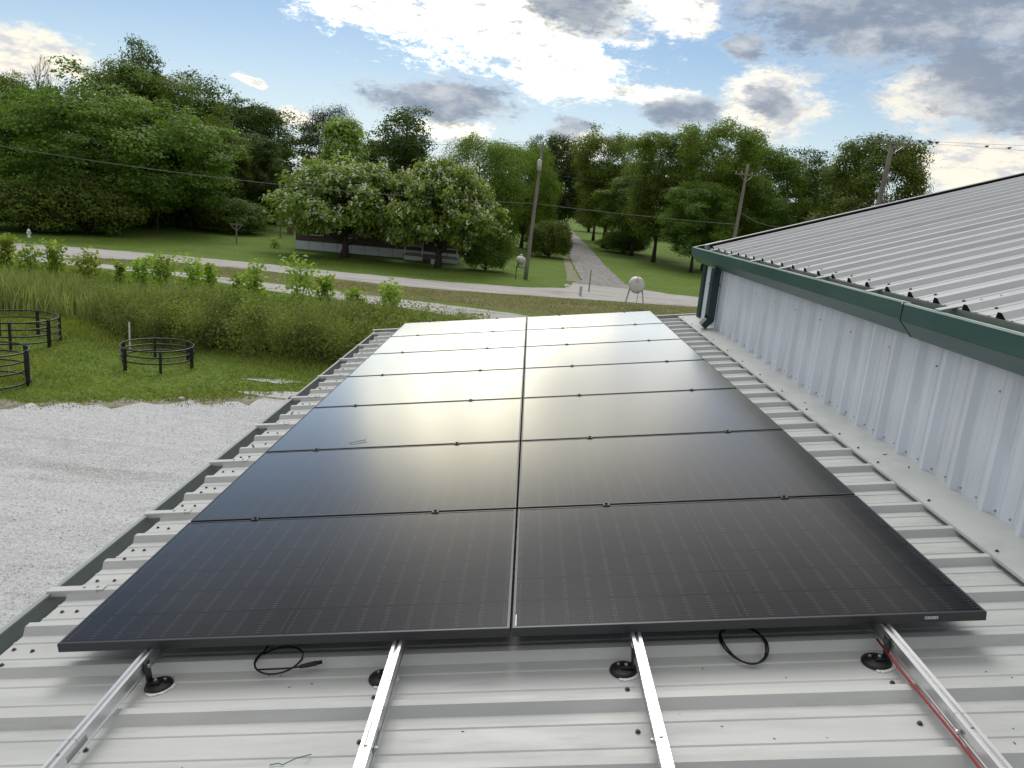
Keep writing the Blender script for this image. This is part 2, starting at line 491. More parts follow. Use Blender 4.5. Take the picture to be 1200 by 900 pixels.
M['closure'] = mat('black_foam', (0.012, 0.012, 0.012), 0.9, 0.0, 0.1)
M['alu'] = mat('mill_aluminium', (0.72, 0.73, 0.74), 0.28, 0.85, 0.5, var=(0.62, 0.63, 0.65), var_scale=8, stretch=(4, 0.3, 4))
M['alu_groove'] = mat('aluminium_groove', (0.45, 0.46, 0.48), 0.4, 0.7, 0.5)
M['steel'] = mat('galvanised_steel', (0.42, 0.43, 0.44), 0.4, 0.7, 0.5)
M['red'] = mat('red_wire_insulation', (0.32, 0.012, 0.018), 0.45)
M['sealant'] = mat('white_sealant', (0.75, 0.75, 0.74), 0.5)
M['label'] = mat('silver_label', (0.55, 0.55, 0.55), 0.4, 0.3)
M['leaf_green'] = mat('green_string', (0.03, 0.16, 0.07), 0.6)
M['twig'] = mat('dry_twig', (0.09, 0.07, 0.05), 0.8)
M['glass'] = panel_mat()
M['wood_pole'] = mat('weathered_pole_wood', (0.22, 0.20, 0.18), 0.85, var=(0.14, 0.125, 0.11), var_scale=3, stretch=(4, 4, 0.3), bump=0.3, bump_scale=12)
M['wood_grey'] = mat('grey_weathered_wood', (0.20, 0.19, 0.175), 0.85, var=(0.11, 0.10, 0.095), var_scale=4, stretch=(4, 4, 0.4))
M['wood_brown'] = mat('brown_boards', (0.24, 0.15, 0.085), 0.8, var=(0.16, 0.10, 0.06), var_scale=3)
M['white_paint'] = mat('white_paint', (0.72, 0.73, 0.73), 0.5, var=(0.62, 0.63, 0.62), var_scale=2.5, dirt=(0.35, 0.33, 0.29), dirt_scale=1.5, dirt_amt=0.35)
M['white_enamel'] = mat('white_enamel', (0.60, 0.60, 0.585), 0.5, dirt=(0.30, 0.20, 0.13), dirt_scale=2.2, dirt_lo=0.48, dirt_hi=0.70, dirt_amt=0.75)
M['brown_siding'] = mat('brown_siding', (0.085, 0.055, 0.045), 0.6, var=(0.06, 0.04, 0.034))
M['white_siding'] = mat('white_siding', (0.60, 0.62, 0.64), 0.5, dirt=(0.3, 0.3, 0.28), dirt_scale=1.0)
M['skirting'] = mat('pale_blue_white_skirting', (0.56, 0.62, 0.68), 0.5, dirt=(0.22, 0.24, 0.22), dirt_scale=1.2, dirt_amt=0.6)
M['grey_siding'] = mat('grey_board_siding', (0.42, 0.41, 0.39), 0.7, var=(0.33, 0.32, 0.31), var_scale=2)
M['brick'] = mat('red_brick', (0.20, 0.065, 0.045), 0.85, var=(0.15, 0.05, 0.035), var_scale=6)
M['roof_dark'] = mat('dark_shingles', (0.06, 0.055, 0.055), 0.9)
M['window'] = mat('dark_window_glass', (0.015, 0.018, 0.022), 0.08, 0.0, 0.6)
M['iron'] = mat('black_pipe_paint', (0.016, 0.016, 0.018), 0.38, 0.1, 0.5, dirt=(0.06, 0.05, 0.045), dirt_scale=6, dirt_amt=0.3)
M['pvc'] = mat('white_pvc', (0.70, 0.70, 0.68), 0.4)
M['wire'] = mat('grey_cable', (0.16, 0.16, 0.165), 0.6)
M['wire_dark'] = mat('dark_conductor', (0.05, 0.05, 0.052), 0.6)
M['bird'] = mat('dark_feathers', (0.02, 0.018, 0.018), 0.7)
M['bark'] = mat('bark', (0.075, 0.058, 0.045), 0.9, var=(0.04, 0.032, 0.026), var_scale=5, stretch=(3, 3, 0.5), bump=0.6, bump_scale=9)
M['bark_grey'] = mat('grey_bark', (0.14, 0.12, 0.105), 0.9, var=(0.09, 0.078, 0.07), var_scale=5)
M['stone'] = mat('pale_limestone', (0.56, 0.555, 0.55), 0.9, var=(0.36, 0.355, 0.35), var_scale=9)
M['leaf_a'] = leaf_mat('leaf_mid_green', (0.042, 0.078, 0.013), (0.185, 0.262, 0.048))
M['leaf_b'] = leaf_mat('leaf_deep_green', (0.032, 0.062, 0.016), (0.125, 0.19, 0.044))
M['leaf_c'] = leaf_mat('leaf_yellow_green', (0.06, 0.098, 0.014), (0.205, 0.28, 0.046))
M['leaf_cat'] = leaf_mat('leaf_catalpa', (0.085, 0.145, 0.028), (0.29, 0.4, 0.085))
M['leaf_dark'] = leaf_mat('leaf_conifer', (0.018, 0.036, 0.016), (0.06, 0.098, 0.038), trans=0.2)
M['blossom'] = leaf_mat('white_blossom', (0.55, 0.56, 0.50), (0.80, 0.80, 0.74), trans=0.3)
M['leaf_sap'] = leaf_mat('leaf_sapling', (0.14, 0.21, 0.028), (0.38, 0.5, 0.085), trans=0.4)
M['leaf_weed'] = leaf_mat('leaf_weeds', (0.052, 0.088, 0.02), (0.3, 0.37, 0.1), trans=0.35, nscale=0.85, nw=0.65, extra=(0.22, 0.215, 0.13))
M['leaf_reed'] = leaf_mat('leaf_reeds', (0.11, 0.16, 0.055), (0.37, 0.45, 0.19), trans=0.35)
M['grass'] = leaf_mat('grass_blades', (0.105, 0.135, 0.028), (0.285, 0.32, 0.075), trans=0.3)
M['grass_dry'] = leaf_mat('dry_grass_blades', (0.13, 0.135, 0.055), (0.3, 0.28, 0.15), trans=0.3)
M['ground'] = ground_mat('lawn', ((0.092, 0.160, 0.022), (0.138, 0.218, 0.034), (0.120, 0.168, 0.032)), (0.25, 3.0), bump=0.6, bump_scale=14, patches=(0.150, 0.180, 0.050), patch_scale=0.12, patch_lo=0.56, patch_hi=0.75, speck=((0.150, 0.215, 0.045), (0.062, 0.118, 0.016)), speck_scale=7.0)
M['gravel'] = ground_mat('white_gravel', ((0.56, 0.57, 0.595), (0.44, 0.45, 0.475), (0.60, 0.61, 0.63)), (0.4, 4.0), bump=0.5, bump_scale=55, speck=((0.66, 0.66, 0.67), (0.30, 0.30, 0.305)), speck_scale=42, patches=(0.36, 0.355, 0.345), patch_scale=0.45, patch_lo=0.50, patch_hi=0.64, stretch=(0.30, 1.0, 1))
M['road'] = ground_mat('pale_gravel_road', ((0.46, 0.45, 0.435), (0.33, 0.32, 0.305), (0.50, 0.49, 0.475)), (0.6, 3.0), bump=0.4, bump_scale=30, patches=(0.25, 0.235, 0.20), patch_scale=0.6, stretch=(0.22, 2.0, 1))
M['side_road'] = ground_mat('worn_grey_road', ((0.27, 0.265, 0.26), (0.20, 0.195, 0.19), (0.33, 0.325, 0.32)), (0.6, 2.0), bump=0.4, bump_scale=25, patches=(0.36, 0.35, 0.33), patch_scale=0.5, stretch=(2.0, 0.35, 1))
M['verge'] = ground_mat('dry_verge', ((0.150, 0.152, 0.055), (0.205, 0.185, 0.095), (0.110, 0.130, 0.040)), (0.4, 3.0), bump=0.6, bump_scale=16, patches=(0.21, 0.185, 0.12), patch_scale=0.3, stretch=(0.4, 1.5, 1))
M['soil'] = ground_mat('bare_soil_edge', ((0.26, 0.24, 0.17), (0.17, 0.17, 0.09), (0.36, 0.345, 0.30)), (0.8, 5.0), bump=0.6, bump_scale=20)

rng = random.Random(11)

# ================================================================== the ground
def sheet(name, outline, z, m, edge=0.0, step=1.0, seed=1, kind='structure'):
    """flat sheet from an outline whose edge wanders a little"""
    rr = random.Random(seed)
    pts = []
    n = len(outline)
    for i in range(n):
        a, b = Vector(outline[i]), Vector(outline[(i + 1) % n])
        k = max(1, int((b - a).length / step)) if edge else 1
        nrm = Vector((-(b - a).y, (b - a).x)).normalized()
        for j in range(k):
            p = a.lerp(b, j / k)
            p = p + nrm * rr.uniform(-edge, edge)
            pts.append((p.x, p.y))
    import mathutils
    tri = mathutils.geometry.tessellate_polygon([[Vector((x, y, 0)) for x, y in pts]])
    v = [(x, y, z) for x, y in pts]
    f = []
    for t in tri:
        a, b, c = (Vector(v[i]) for i in t)
        f.append(tuple(t) if (b - a).cross(c - a).z > 0 else tuple(reversed(t)))
    o = link_mesh(name, v, f, m)
    return tag(o, kind=kind)

tag(link_mesh('ground', [(-900, -300, 0), (900, -300, 0), (900, 1500, 0), (-900, 1500, 0)], [(0, 1, 2, 3)], M['ground']), kind='structure')
LOT = [(-60, -40), (-1, -40), (-1, 12), (-1.5, 20), (-6.6, 19.9), (-7.5, 18.7), (-9.7, 17.7), (-11.6, 16.9), (-13.4, 16.2), (-18, 15.2), (-30, 14.0), (-60, 12)]
sheet('gravel_lot', LOT, 0.010, M['gravel'], 0.42, 0.30, 3)
SOIL = [(-60, 11.6), (-30, 13.7), (-18, 14.95), (-13.4, 15.95), (-11.6, 16.65), (-9.7, 17.45), (-7.5, 18.45), (-6.6, 19.6), (-3.0, 19.8), (-3.0, 21.2), (-6.0, 20.9), (-7.8, 19.4), (-9.7, 18.25), (-11.6, 17.45), (-13.4, 16.7), (-18, 15.75), (-30, 14.6), (-60, 12.8)]
sheet('soil_edge', SOIL, 0.005, M['soil'], 0.30, 0.3, 12)
VERGE = [(-75, 49.5), (-32, 48.6), (-26, 49), (-17, 46.5), (-10, 45), (-3, 43.5), (2, 43), (12, 43), (40, 46), (70, 48), (70, 60), (12, 55), (-5, 51.5), (-12, 51), (-26, 53), (-34, 50)]
sheet('verge', VERGE, 0.004, M['verge'], 0.25, 0.8, 4)
ROAD = [(-80, 50), (-50, 49), (-32, 47.5), (-30, 50.6), (-26, 52.4), (-19.6, 52.2), (-11.7, 50.8), (-5.7, 50.6), (2.1, 52.3), (12.3, 54.2), (30, 58), (70, 66),
        (70, 74), (30, 65.5), (16.8, 62.0), (12, 62.2), (10.2, 64.6), (4.2, 64.8), (3.2, 59.4), (-0.1, 57.0), (-6.3, 55.9), (-14.3, 56.0), (-21.3, 57.0), (-28, 57.0), (-34.3, 56.4), (-40.1, 55.2), (-55, 54.0), (-80, 53.5)]
sheet('main_road', ROAD, 0.012, M['road'], 0.14, 0.6, 5)
TRACK = [(-31.9, 47.7), (-23.3, 47.0), (-17.3, 45.8), (-10.3, 44.2), (-2.8, 42.6), (0.3, 41.6), (1.5, 40.2), (0.0, 38.2), (-3.4, 38.7), (-6.5, 40.0), (-14.3, 41.9), (-20.7, 44.5), (-25.1, 45.1), (-30.0, 45.4), (-36, 46.5)]
sheet('gravel_track', TRACK, 0.016, M['road'], 0.12, 0.6, 6)
sheet('side_road', [(3.9, 64.0), (10.6, 63.6), (9.1, 68), (9.3, 90), (10.2, 120), (12.4, 231), (16.3, 424), (12.2, 424), (9.0, 231), (6.6, 150), (5.4, 90), (5.1, 68)], 0.018, M['side_road'], 0.10, 0.8, 7)
sheet('driveway', [(-30, 96.5), (5.2, 97.2), (5.2, 99.2), (-30, 98.2)], 0.006, M['verge'], 0.2, 0.8, 8)
sheet('soil_edge', [(4.9, 66), (5.0, 80), (5.3, 100), (4.6, 100), (4.1, 80), (3.7, 66)], 0.010, M['soil'], 0.12, 0.7, 9)
for q, pts in enumerate([[(-8.6, 19.6), (-6.7, 20.3), (-5.4, 20.8), (-5.2, 20.1), (-7.0, 19.3)], [(-9.0, 21.2), (-7.8, 21.6), (-7.0, 21.5), (-7.6, 21.0)]]):
    sheet('gravel_spill', pts, 0.010 + 0.004 * q, M['gravel'], 0.07, 0.22, 20 + q)

g0 = np.random.default_rng(61)
def stones(name, x, y, size, m, lab):
    n = len(x)
    base_ = np.array([(1, 0, 0), (0.2, 0.9, 0), (-0.9, 0.3, 0), (-0.3, -0.9, 0), (0.1, 0, 0.7)], float)
    a = g0.uniform(0, 6.28, n); ca, sa = np.cos(a), np.sin(a)
    sz = size * g0.uniform(0.5, 1.5, n)
    v = np.empty((n, 5, 3))
    for k in range(5):
        jx = base_[k, 0] * g0.uniform(.7, 1.2, n); jy = base_[k, 1] * g0.uniform(.7, 1.2, n)
        v[:, k, 0] = x + (jx * ca - jy * sa) * sz; v[:, k, 1] = y + (jx * sa + jy * ca) * sz; v[:, k, 2] = 0.009 + base_[k, 2] * sz * g0.uniform(.6, 1.1, n)
    f = [(5 * i + p, 5 * i + q, 5 * i + 4) for i in range(n) for p, q in ((0, 1), (1, 2), (2, 3), (3, 0))]
    return tag(link_mesh(name, v.reshape(-1, 3).tolist(), f, m), lab, 'gravel', kind='stuff')
xs = g0.uniform(-26, -2.5, 9000); ys = 1.0 + 17.5 * g0.random(9000)
ok = ys < 19.5 + 0.42 * (xs + 6.5)
stones('loose_stones', xs[ok], ys[ok], 0.024, M['stone'], 'loose pale stones scattered over the gravel lot and its grassy edge')

# ================================================================== the lean-to roof
TH = R(8.2)
ORG = Vector((0.0, 0.0, 4.774))
U = Vector((math.cos(TH), 0, math.sin(TH)))
N = Vector((-math.sin(TH), 0, math.cos(TH)))
def P(u, v, wv=0.0):
    return ORG + U * u + Vector((0, v, 0)) + N * wv
WP = -0.147                        # roof pan below the top of the panels
RIBP = 0.305
RIBH = 0.032

def rib_profile(k=3):
    """cross-section of one steel sheet, k ribs wide: (across, height)"""
    p = [(0.0, 0.0)]
    for i in range(k):
        c = RIBP * (i + 0.5)
        p += [(c - 0.106, 0.0), (c - 0.101, 0.0035), (c - 0.089, 0.0035), (c - 0.084, 0.0),
              (c - 0.043, 0.0), (c - 0.017, RIBH), (c + 0.015, RIBH), (c + 0.041, 0.0),
              (c + 0.084, 0.0), (c + 0.089, 0.0035), (c + 0.101, 0.0035), (c + 0.106, 0.0)]
    p.append((RIBP * k, 0.0))
    return p

def steel_sheet(length, k=3, thick=0.0016, seg=1, wob=0.0):
    """sheet lying along +X, ribs along X, across Y, upward Z"""
    prof = rib_profile(k)
    n = len(prof)
    v, f = [], []
    for s in range(seg + 1):
        x = length * s / seg
        for (a, h) in prof:
            v.append((x, a, h))
    for s in range(seg):
        for i in range(n - 1):
            f.append((s * n + i, (s + 1) * n + i, (s + 1) * n + i + 1, s * n + i + 1))
    b = len(v)
    v += [(x, a, h - thick) for (x, a, h) in v]
    f += [tuple(b + i for i in reversed(q)) for q in list(f)]
    for i in range(n - 1):                       # closed ends
        f.append((i, i + 1, b + i + 1, b + i))
        e = seg * n
        f.append((e + i + 1, e + i, b + e + i, b + e + i + 1))
    return v, f

lean = thing('lean_to', 'low lean-to with ribbed pale steel roof under the solar panels', 'building', ORG, 0.0, tilt=-TH)
RU0, RU1 = -2.10, 2.36
sv, sf = steel_sheet(RU1 - RU0)
first = None
V0 = 0.05 - RIBP / 2
for m_ in range(-6, 9):
    loc = (RU0, V0 + 0.915 * m_, WP)
    if first is None:
        first = link_mesh('roof_sheet', sv, sf, M['roof_near'], lean)
        first.location = loc
    else:
        share(first, 'roof_sheet', lean, loc)
VEND = V0 + 0.915 * 9
# the last narrow strip and the trim that closes the far end
mb_ = MB()
mb_.box(((RU0 + RU1) / 2, VEND + 0.036, WP - 0.001), (RU1 - RU0, 0.068, 0.003))
mb_.box(((RU0 + RU1) / 2 - 0.04, VEND + 0.075, WP - 0.02), (RU1 - RU0 + 0.16, 0.012, 0.14))
mb_.box(((RU0 + RU1) / 2 - 0.04, VEND + 0.055, WP + 0.052), (RU1 - RU0 + 0.16, 0.052, 0.004))
mb_.build('rake_trim', M['flashing'], lean)
# screws: tiny hex heads with washers
def screw_at(mb, x, y, z, s=1.0):
    mb.lathe([(0.0095 * s, z), (0.0095 * s, z + 0.002), (0.0062 * s, z + 0.0025), (0.0062 * s, z + 0.0075), (0.004 * s, z + 0.009)], 7, (x, y, 0))
sc = MB()
r2 = random.Random(5)
for k in range(-12, 27):
    c = 0.05 + RIBP * k
    for u in (-2.055, -1.975):
        screw_at(sc, u + r2.uniform(-.012, .012), c + RIBP / 2 + r2.uniform(-.02, .02) - 0.0, WP)
    if k % 3 == 0:
        screw_at(sc, -2.0, c, WP + RIBH)
for (u, v) in ((0.405, -0.18), (0.412, -0.40), (1.312, -0.19), (1.302, -0.40), (-0.49, -0.18), (-1.62, 0.02), (-0.49, -0.41), (-1.40, -0.41), (0.405, -0.72), (1.3, -0.72), (-0.49, -0.72), (-1.4, -0.72)):
    screw_at(sc, u, v, WP + 0.001)
tag(sc.build('screws', M['screw'], lean), kind='stuff')
db = MB()
for k in range(150):
    u_, v_ = r2.uniform(-1.9, 2.05), r2.uniform(-1.6, 0.0)
    d_ = abs(((v_ - 0.05 + RIBP / 2) % RIBP) - RIBP / 2)
    if d_ < 0.05: continue
    db.box((u_, v_, WP + 0.0012), (r2.uniform(0.002, 0.010), r2.uniform(0.001, 0.003), 0.002), r2.uniform(0, 3.1))
tag(db.build('debris', M['screw'], lean), kind='stuff')
# gutter along the low edge
gu = MB()
GY0, GY1 = -5.6, VEND + 0.08
def strip(mb, pts, y0, y1, th=0.0025):
    """bent sheet: outline pts in (u, w) extruded along v with a thickness"""
    for (a, b) in zip(pts[:-1], pts[1:]):
        d = Vector((b[0] - a[0], b[1] - a[1])).normalized()
        nn = Vector((-d.y, d.x)) * th
        mb.prism([a, b, (b[0] + nn.x, b[1] + nn.y), (a[0] + nn.x, a[1] + nn.y)], 'Y', y0, y1)
    return mb
strip(gu, [(-2.06, -0.165), (-2.06, -0.275), (-2.175, -0.275), (-2.19, -0.235), (-2.19, -0.128)], GY0, GY1)
gu_o = gu.build('gutter', M['gutter_grey'], lean)
MB().prism([(-2.20, -0.128), (-2.176, -0.128), (-2.176, -0.118), (-2.20, -0.118)], 'Y', GY0, GY1).build('gutter_lip', M['gutter_grey'], gu_o)
e_ = MB().prism([(-2.06, -0.165), (-2.06, -0.275), (-2.175, -0.275), (-2.19, -0.235), (-2.19, -0.128)], 'Y', GY1, GY1 + 0.003)
e_.build('end_cap', M['gutter_grey'], gu_o)
st0 = None
for k in range(-5, 9):
    v = 0.66 + 0.915 * k
    if v > VEND: continue
    if st0 is None:
        s_ = MB()
        s_.box((-2.065, 0, -0.111), (0.27, 0.046, 0.004))
        s_.box((-2.075, -0.0235, -0.124), (0.23, 0.004, 0.026))
        screw_at(s_, -2.03, 0.004, -0.110); screw_at(s_, -1.965, 0.004, -0.110)
        st0 = s_.build('gutter_strap', M['roof_near'], gu_o)
        st0.location = (0, v, 0)
    else:
        share(st0, 'gutter_strap', gu_o, (0, v, 0))
# walls of the lean-to (upright, so placed in world axes through the parent's inverse)
def upright(o, parent):
    o.parent = parent
    o.matrix_parent_inverse = (Matrix.Translation(parent.location) @ parent.rotation_euler.to_matrix().to_4x4()).inverted()
    return o
wl = MB()
wl.box((-1.98, 1.3, 2.14), (0.06, 13.7, 4.28))
upright(wl.build('side_wall', M['wall_steel']), lean)
wl = MB()
wl.prism([(-1.95, 0.0), (2.33, 0.0), (2.33, 4.90), (-1.95, 4.28)], 'Y', 8.04, 8.10)
upright(wl.build('end_wall', M['wall_steel']), lean)

# ================================================================== the taller barn on the right
barn = thing('steel_barn', 'taller white ribbed steel barn with green gutter beside the solar panels', 'building', (2.37, 0, 0))
XW = 2.37
BY0, BY1 = -6.2, 8.02
def child_at(o, loc):
    o.location = loc
    return o
# wall sheets stand upright: ribs vertical, facing -X.  local of barn = world - (2.37,0,0)
prof = rib_profile()
def wall_sheet(h):
    n = len(prof)
    v = [(-hh, a, 0.0) for a, hh in prof] + [(-hh, a, h) for a, hh in prof]
    f = [(i + 1, i, n + i, n + i + 1) for i in range(n - 1)]
    b = len(v)
    v += [(x + 0.002, y, z) for x, y, z in v]
    f += [tuple(b + i for i in reversed(q)) for q in list(f)]
    for i in range(n - 1):
        f.append((i, i + 1, b + i + 1, b + i))
    return v, f
WZ0, WZ1 = 4.985, 5.80
wv_, wf_ = wall_sheet(WZ1 - WZ0)
ws = None
ny = 15
for k in range(ny):
    y = 1.117 + 0.02 - RIBP / 2 - 0.915 * 8 + 0.915 * k
    if y + 0.915 > 7.72: continue
    if ws is None:
        ws = link_mesh('wall_sheet', wv_, wf_, M['wall_steel'], barn); ws.location = (0, y, WZ0)
    else:
        share(ws, 'wall_sheet', barn, (0, y, WZ0 + rng.uniform(-0.004, 0.004)))
    ylast = y + 0.915
MB().box((0.02, (ylast + BY1) / 2, (WZ0 + WZ1) / 2), (0.036, BY1 - ylast, WZ1 - WZ0)).build('wall_panel', M['wall_steel'], barn)
MB().box((0.05, (BY0 + BY1) / 2 - 0.01, WZ0 / 2 - 0.05), (0.06, BY1 - BY0 - 0.02, WZ0 - 0.1)).build('lower_wall', M['wall_steel'], barn)
s_ = MB()
for k in range(-20, 23):
    for q, (zz, yy) in enumerate(((5.035, 0.10), (5.03, -0.07), (5.60, 0.115))):
        if q == 2 and k % 2: continue
        y = 1.137 + RIBP * k + yy + rng.uniform(-0.01, 0.01)
        if y > ylast or y < BY0: continue
        s_.lathe([(0.0075, 0), (0.0075, -0.002), (0.005, -0.0025), (0.005, -0.008)], 7, (-0.001, y, zz), 'X')
tag(s_.build('screws', M['steel'], barn), kind='stuff')
# flashing where the lean-to roof meets the wall
fl = MB()
p0, p1, p2 = P(2.125, 0, -0.111), P(2.40, 0, -0.111), None
prf = [(p0.x - XW, p0.z - 0.010), (p0.x - XW, p0.z), (p1.x - XW - 0.006, p1.z), (p1.x - XW - 0.006, p1.z + 0.07)]
for (a, b) in zip(prf[:-1], prf[1:]):
    d = Vector((b[0] - a[0], b[1] - a[1])).normalized(); nn = Vector((-d.y, d.x)) * 0.003
    fl.prism([a, b, (b[0] + nn.x, b[1] + nn.y), (a[0] + nn.x, a[1] + nn.y)], 'Y', -6.0, 8.16)
fl.build('apron_flashing', M['flashing'], barn)
s_ = MB()
for k in range(-18, 27):
    q = P(2.165, 0.05 + RIBP * k, -0.1085)
    if k % 2 == 0 or rng.random() < 0.3:
        screw_at(s_, q.x - XW, q.y + rng.uniform(-.02, .02), q.z + 0.0)
q = P(2.27, 2.05, -0.107)
for (u, v, a) in ((2.27, 2.02, 0.4), (2.30, 1.78, 1.2), (2.22, 3.3, 2.0)):
    q = P(u, v, -0.1065)
    s_.box((q.x - XW, q.y, q.z), (0.03, 0.008, 0.003), a)
tag(s_.build('flashing_screws', M['screw'], barn), kind='stuff')

# upper roof: two pitches, ribs running up the slope
PH = R(18.0)
EX, EZ = 2.285 - XW, 5.962
RIDGE = 9.2
slope_len = RIDGE / math.cos(PH)
upper = bpy.data.objects.new('upper_roof', None); col.objects.link(upper); upper.parent = barn
upper.location = (EX, 0, EZ); upper.rotation_euler = (0, -PH, 0)
uv_, uf_ = steel_sheet(slope_len)
us = None
yy = 1.25 - RIBP / 2 - 0.915 * 8
RY = []
k = 0
while yy + 0.915 < 8.16:
    if us is None:
        us = link_mesh('roof_sheet', uv_, uf_, M['roof_far'], upper); us.location = (0, yy, 0)
    else:
        share(us, 'roof_sheet', upper, (0, yy, 0))
    RY += [yy + RIBP * (j + 0.5) for j in range(3)]
    yy += 0.915
RAKE_Y = yy
cl = None
for y in RY:                                     # black foam closures in the open rib ends
    if cl is None:
        cl = MB().prism([(-0.038, -0.001), (-0.016, RIBH - 0.0022), (0.014, RIBH - 0.0022), (0.036, -0.001)], 'X', -0.003, 0.03).build('rib_closure', M['closure'], upper)
        cl.location = (0, y, 0)
    else:
        share(cl, 'rib_closure', upper, (0, y, 0))
MB().box((-0.004, (BY0 + RAKE_Y) / 2, -0.028), (0.004, RAKE_Y - BY0, 0.052)).build('lit_gutter_back', M['gutter_grey'], upper)  # grey strip added to stand for the lit inner back of the gutter
rk = MB()
rk.box((slope_len / 2 - 0.02, RAKE_Y + 0.06, 0.052), (slope_len + 0.06, 0.075, 0.006))
rk.box((slope_len / 2 - 0.02, RAKE_Y + 0.095, -0.03), (slope_len + 0.06, 0.006, 0.165))
rk.build('rake_trim', M['flashing'], upper)
MB().box((slope_len / 2, RAKE_Y + 0.018, 0.020), (slope_len, 0.014, 0.052)).build('rake_closure', M['closure'], upper)
s_ = MB()
for i, y in enumerate(RY):
    screw_at(s_, 0.10, y - 0.10, 0.0, 1.3); screw_at(s_, 0.12, y + 0.07, 0.0, 1.3)
    for j in range(1, 8):
        if (i + j * 2) % 3 == 0 or y > 5:
            screw_at(s_, 0.35 + 1.15 * j + rng.uniform(-.02, .02), y + 0.055, 0.0, 1.5)
tag(s_.build('roof_screws', M['screw'], upper), kind='stuff')
back = bpy.data.objects.new('rear_roof', None); col.objects.link(back); back.parent = barn
back.location = (EX + 2 * RIDGE, 0, EZ); back.rotation_euler = (0, PH, 0)
yy = 1.25 - RIBP / 2 - 0.915 * 8
bs = None
while yy + 0.915 < 8.16:
    if bs is None:
        bs = link_mesh('roof_sheet', [(-x, y, z) for x, y, z in uv_], [tuple(reversed(q)) for q in uf_], M['roof_far'], back); bs.location = (0, yy, 0)
    else:
        share(bs, 'roof_sheet', back, (0, yy, 0))
    yy += 0.915
MB().prism([(EX + RIDGE - 0.2, EZ + RIDGE * math.tan(PH) - 0.02), (EX + RIDGE, EZ + RIDGE * math.tan(PH) + 0.055), (EX + RIDGE + 0.2, EZ + RIDGE * math.tan(PH) - 0.02), (EX + RIDGE, EZ + RIDGE * math.tan(PH) + 0.04)], 'Y', -6.2, RAKE_Y + 0.1).build('ridge_cap', M['flashing'], barn)
# gable walls and rear wall
W2 = 2 * RIDGE + EX - 0.12
MB().prism([(0.09, 0), (W2, 0), (W2, 5.86), (EX + RIDGE, EZ + RIDGE * math.tan(PH) - 0.06), (0.09, 5.92)], 'Y', BY1 - 0.07, BY1 - 0.005).build('gable_wall', M['wall_steel'], barn)
MB().prism([(0.09, 0), (W2, 0), (W2, 5.86), (EX + RIDGE, EZ + RIDGE * math.tan(PH) - 0.06), (0.09, 5.92)], 'Y', BY0, BY0 + 0.06).build('gable_wall', M['wall_steel'], barn)
MB().box((W2 + 0.03, (BY0 + BY1) / 2, 2.9), (0.05, BY1 - BY0, 5.8)).build('rear_wall', M['wall_steel'], barn)
# gutter in two lengths that meet in a slipped joint
def eave_gutter(y0, y1, dx, dz):
    g_ = MB()
    pr = [(-0.155 + dx, 5.900 + dz), (-0.17 + dx, 5.935 + dz), (-0.172 + dx, 5.835 + dz), (-0.085 + dx, 5.742 + dz), (-0.036, 5.736 + dz), (-0.036, 5.90 + dz)]
    for (a, b) in zip(pr[1:-1], pr[2:]):
        d = Vector((b[0] - a[0], b[1] - a[1])).normalized(); nn = Vector((-d.y, d.x)) * -0.003
        g_.prism([a, b, (b[0] + nn.x, b[1] + nn.y), (a[0] + nn.x, a[1] + nn.y)], 'Y', y0, y1)
    o = g_.build('gutter', M['green'], barn)
    MB().prism([(-0.174 + dx, 5.930 + dz), (-0.140 + dx, 5.930 + dz), (-0.140 + dx, 5.939 + dz), (-0.174 + dx, 5.941 + dz)], 'Y', y0, y1).build('gutter_lip', M['gutter_lip'], o)
    return o
g1 = eave_gutter(2.03, 8.20, 0.0, 0.0)
g2 = eave_gutter(-6.2, 2.06, -0.010, -0.006)
MB().prism([(-0.185, 5.938), (-0.185, 5.825), (-0.097, 5.732), (-0.086, 5.738), (-0.172, 5.83), (-0.172, 5.938)], 'Y', 2.024, 2.034).build('joint_edge', M['closure'], g2)
MB().prism([(-0.172, 5.935), (-0.172, 5.835), (-0.085, 5.742), (-0.036, 5.736), (-0.036, 5.935)], 'Y', 8.20, 8.204).build('end_cap', M['green'], g1)
for yj in (4.57, 5.6):
    MB().prism([(-0.1755, 5.934), (-0.1755, 5.834), (-0.088, 5.740), (-0.085, 5.745), (-0.1715, 5.836), (-0.1715, 5.934)], 'Y', yj, yj + 0.012).build('gutter_seam', M['green'], g1)
st1 = None
for k, y in enumerate([1.664 + 0.915 * j for j in range(-8, 8)]):
    if y > 8.1: continue
    par = g1 if y > 2.05 else g2
    if st1 is None:
        t_ = MB()
        def bar(x0, z0, x1, z1, hw, th=0.004):
            t_.hexa([(x0, -hw, z0), (x1, -hw, z1), (x1, hw, z1), (x0, hw, z0), (x0, -hw, z0 + th), (x1, -hw, z1 + th), (x1, hw, z1 + th), (x0, hw, z0 + th)])
        bar(-0.176, 5.942, -0.085, 5.9675, 0.028); bar(-0.0851, 5.968, 0.19, 6.0575, 0.032)
        for xx in (0.05, 0.15):
            t_.lathe([(0.009, 0), (0.009, 0.004), (0.006, 0.009)], 6, (xx, 0.0, 5.968 + (xx + 0.0851) * 0.3253 + 0.003))
        st1 = t_.build('gutter_strap', M['roof_far'], par); st1.location = (0, y, 0)
        st1.rotation_euler = (0, 0, 0)
    else:
        share(st1, 'gutter_strap', par, (0, y, rng.uniform(-0.002, 0.002)))
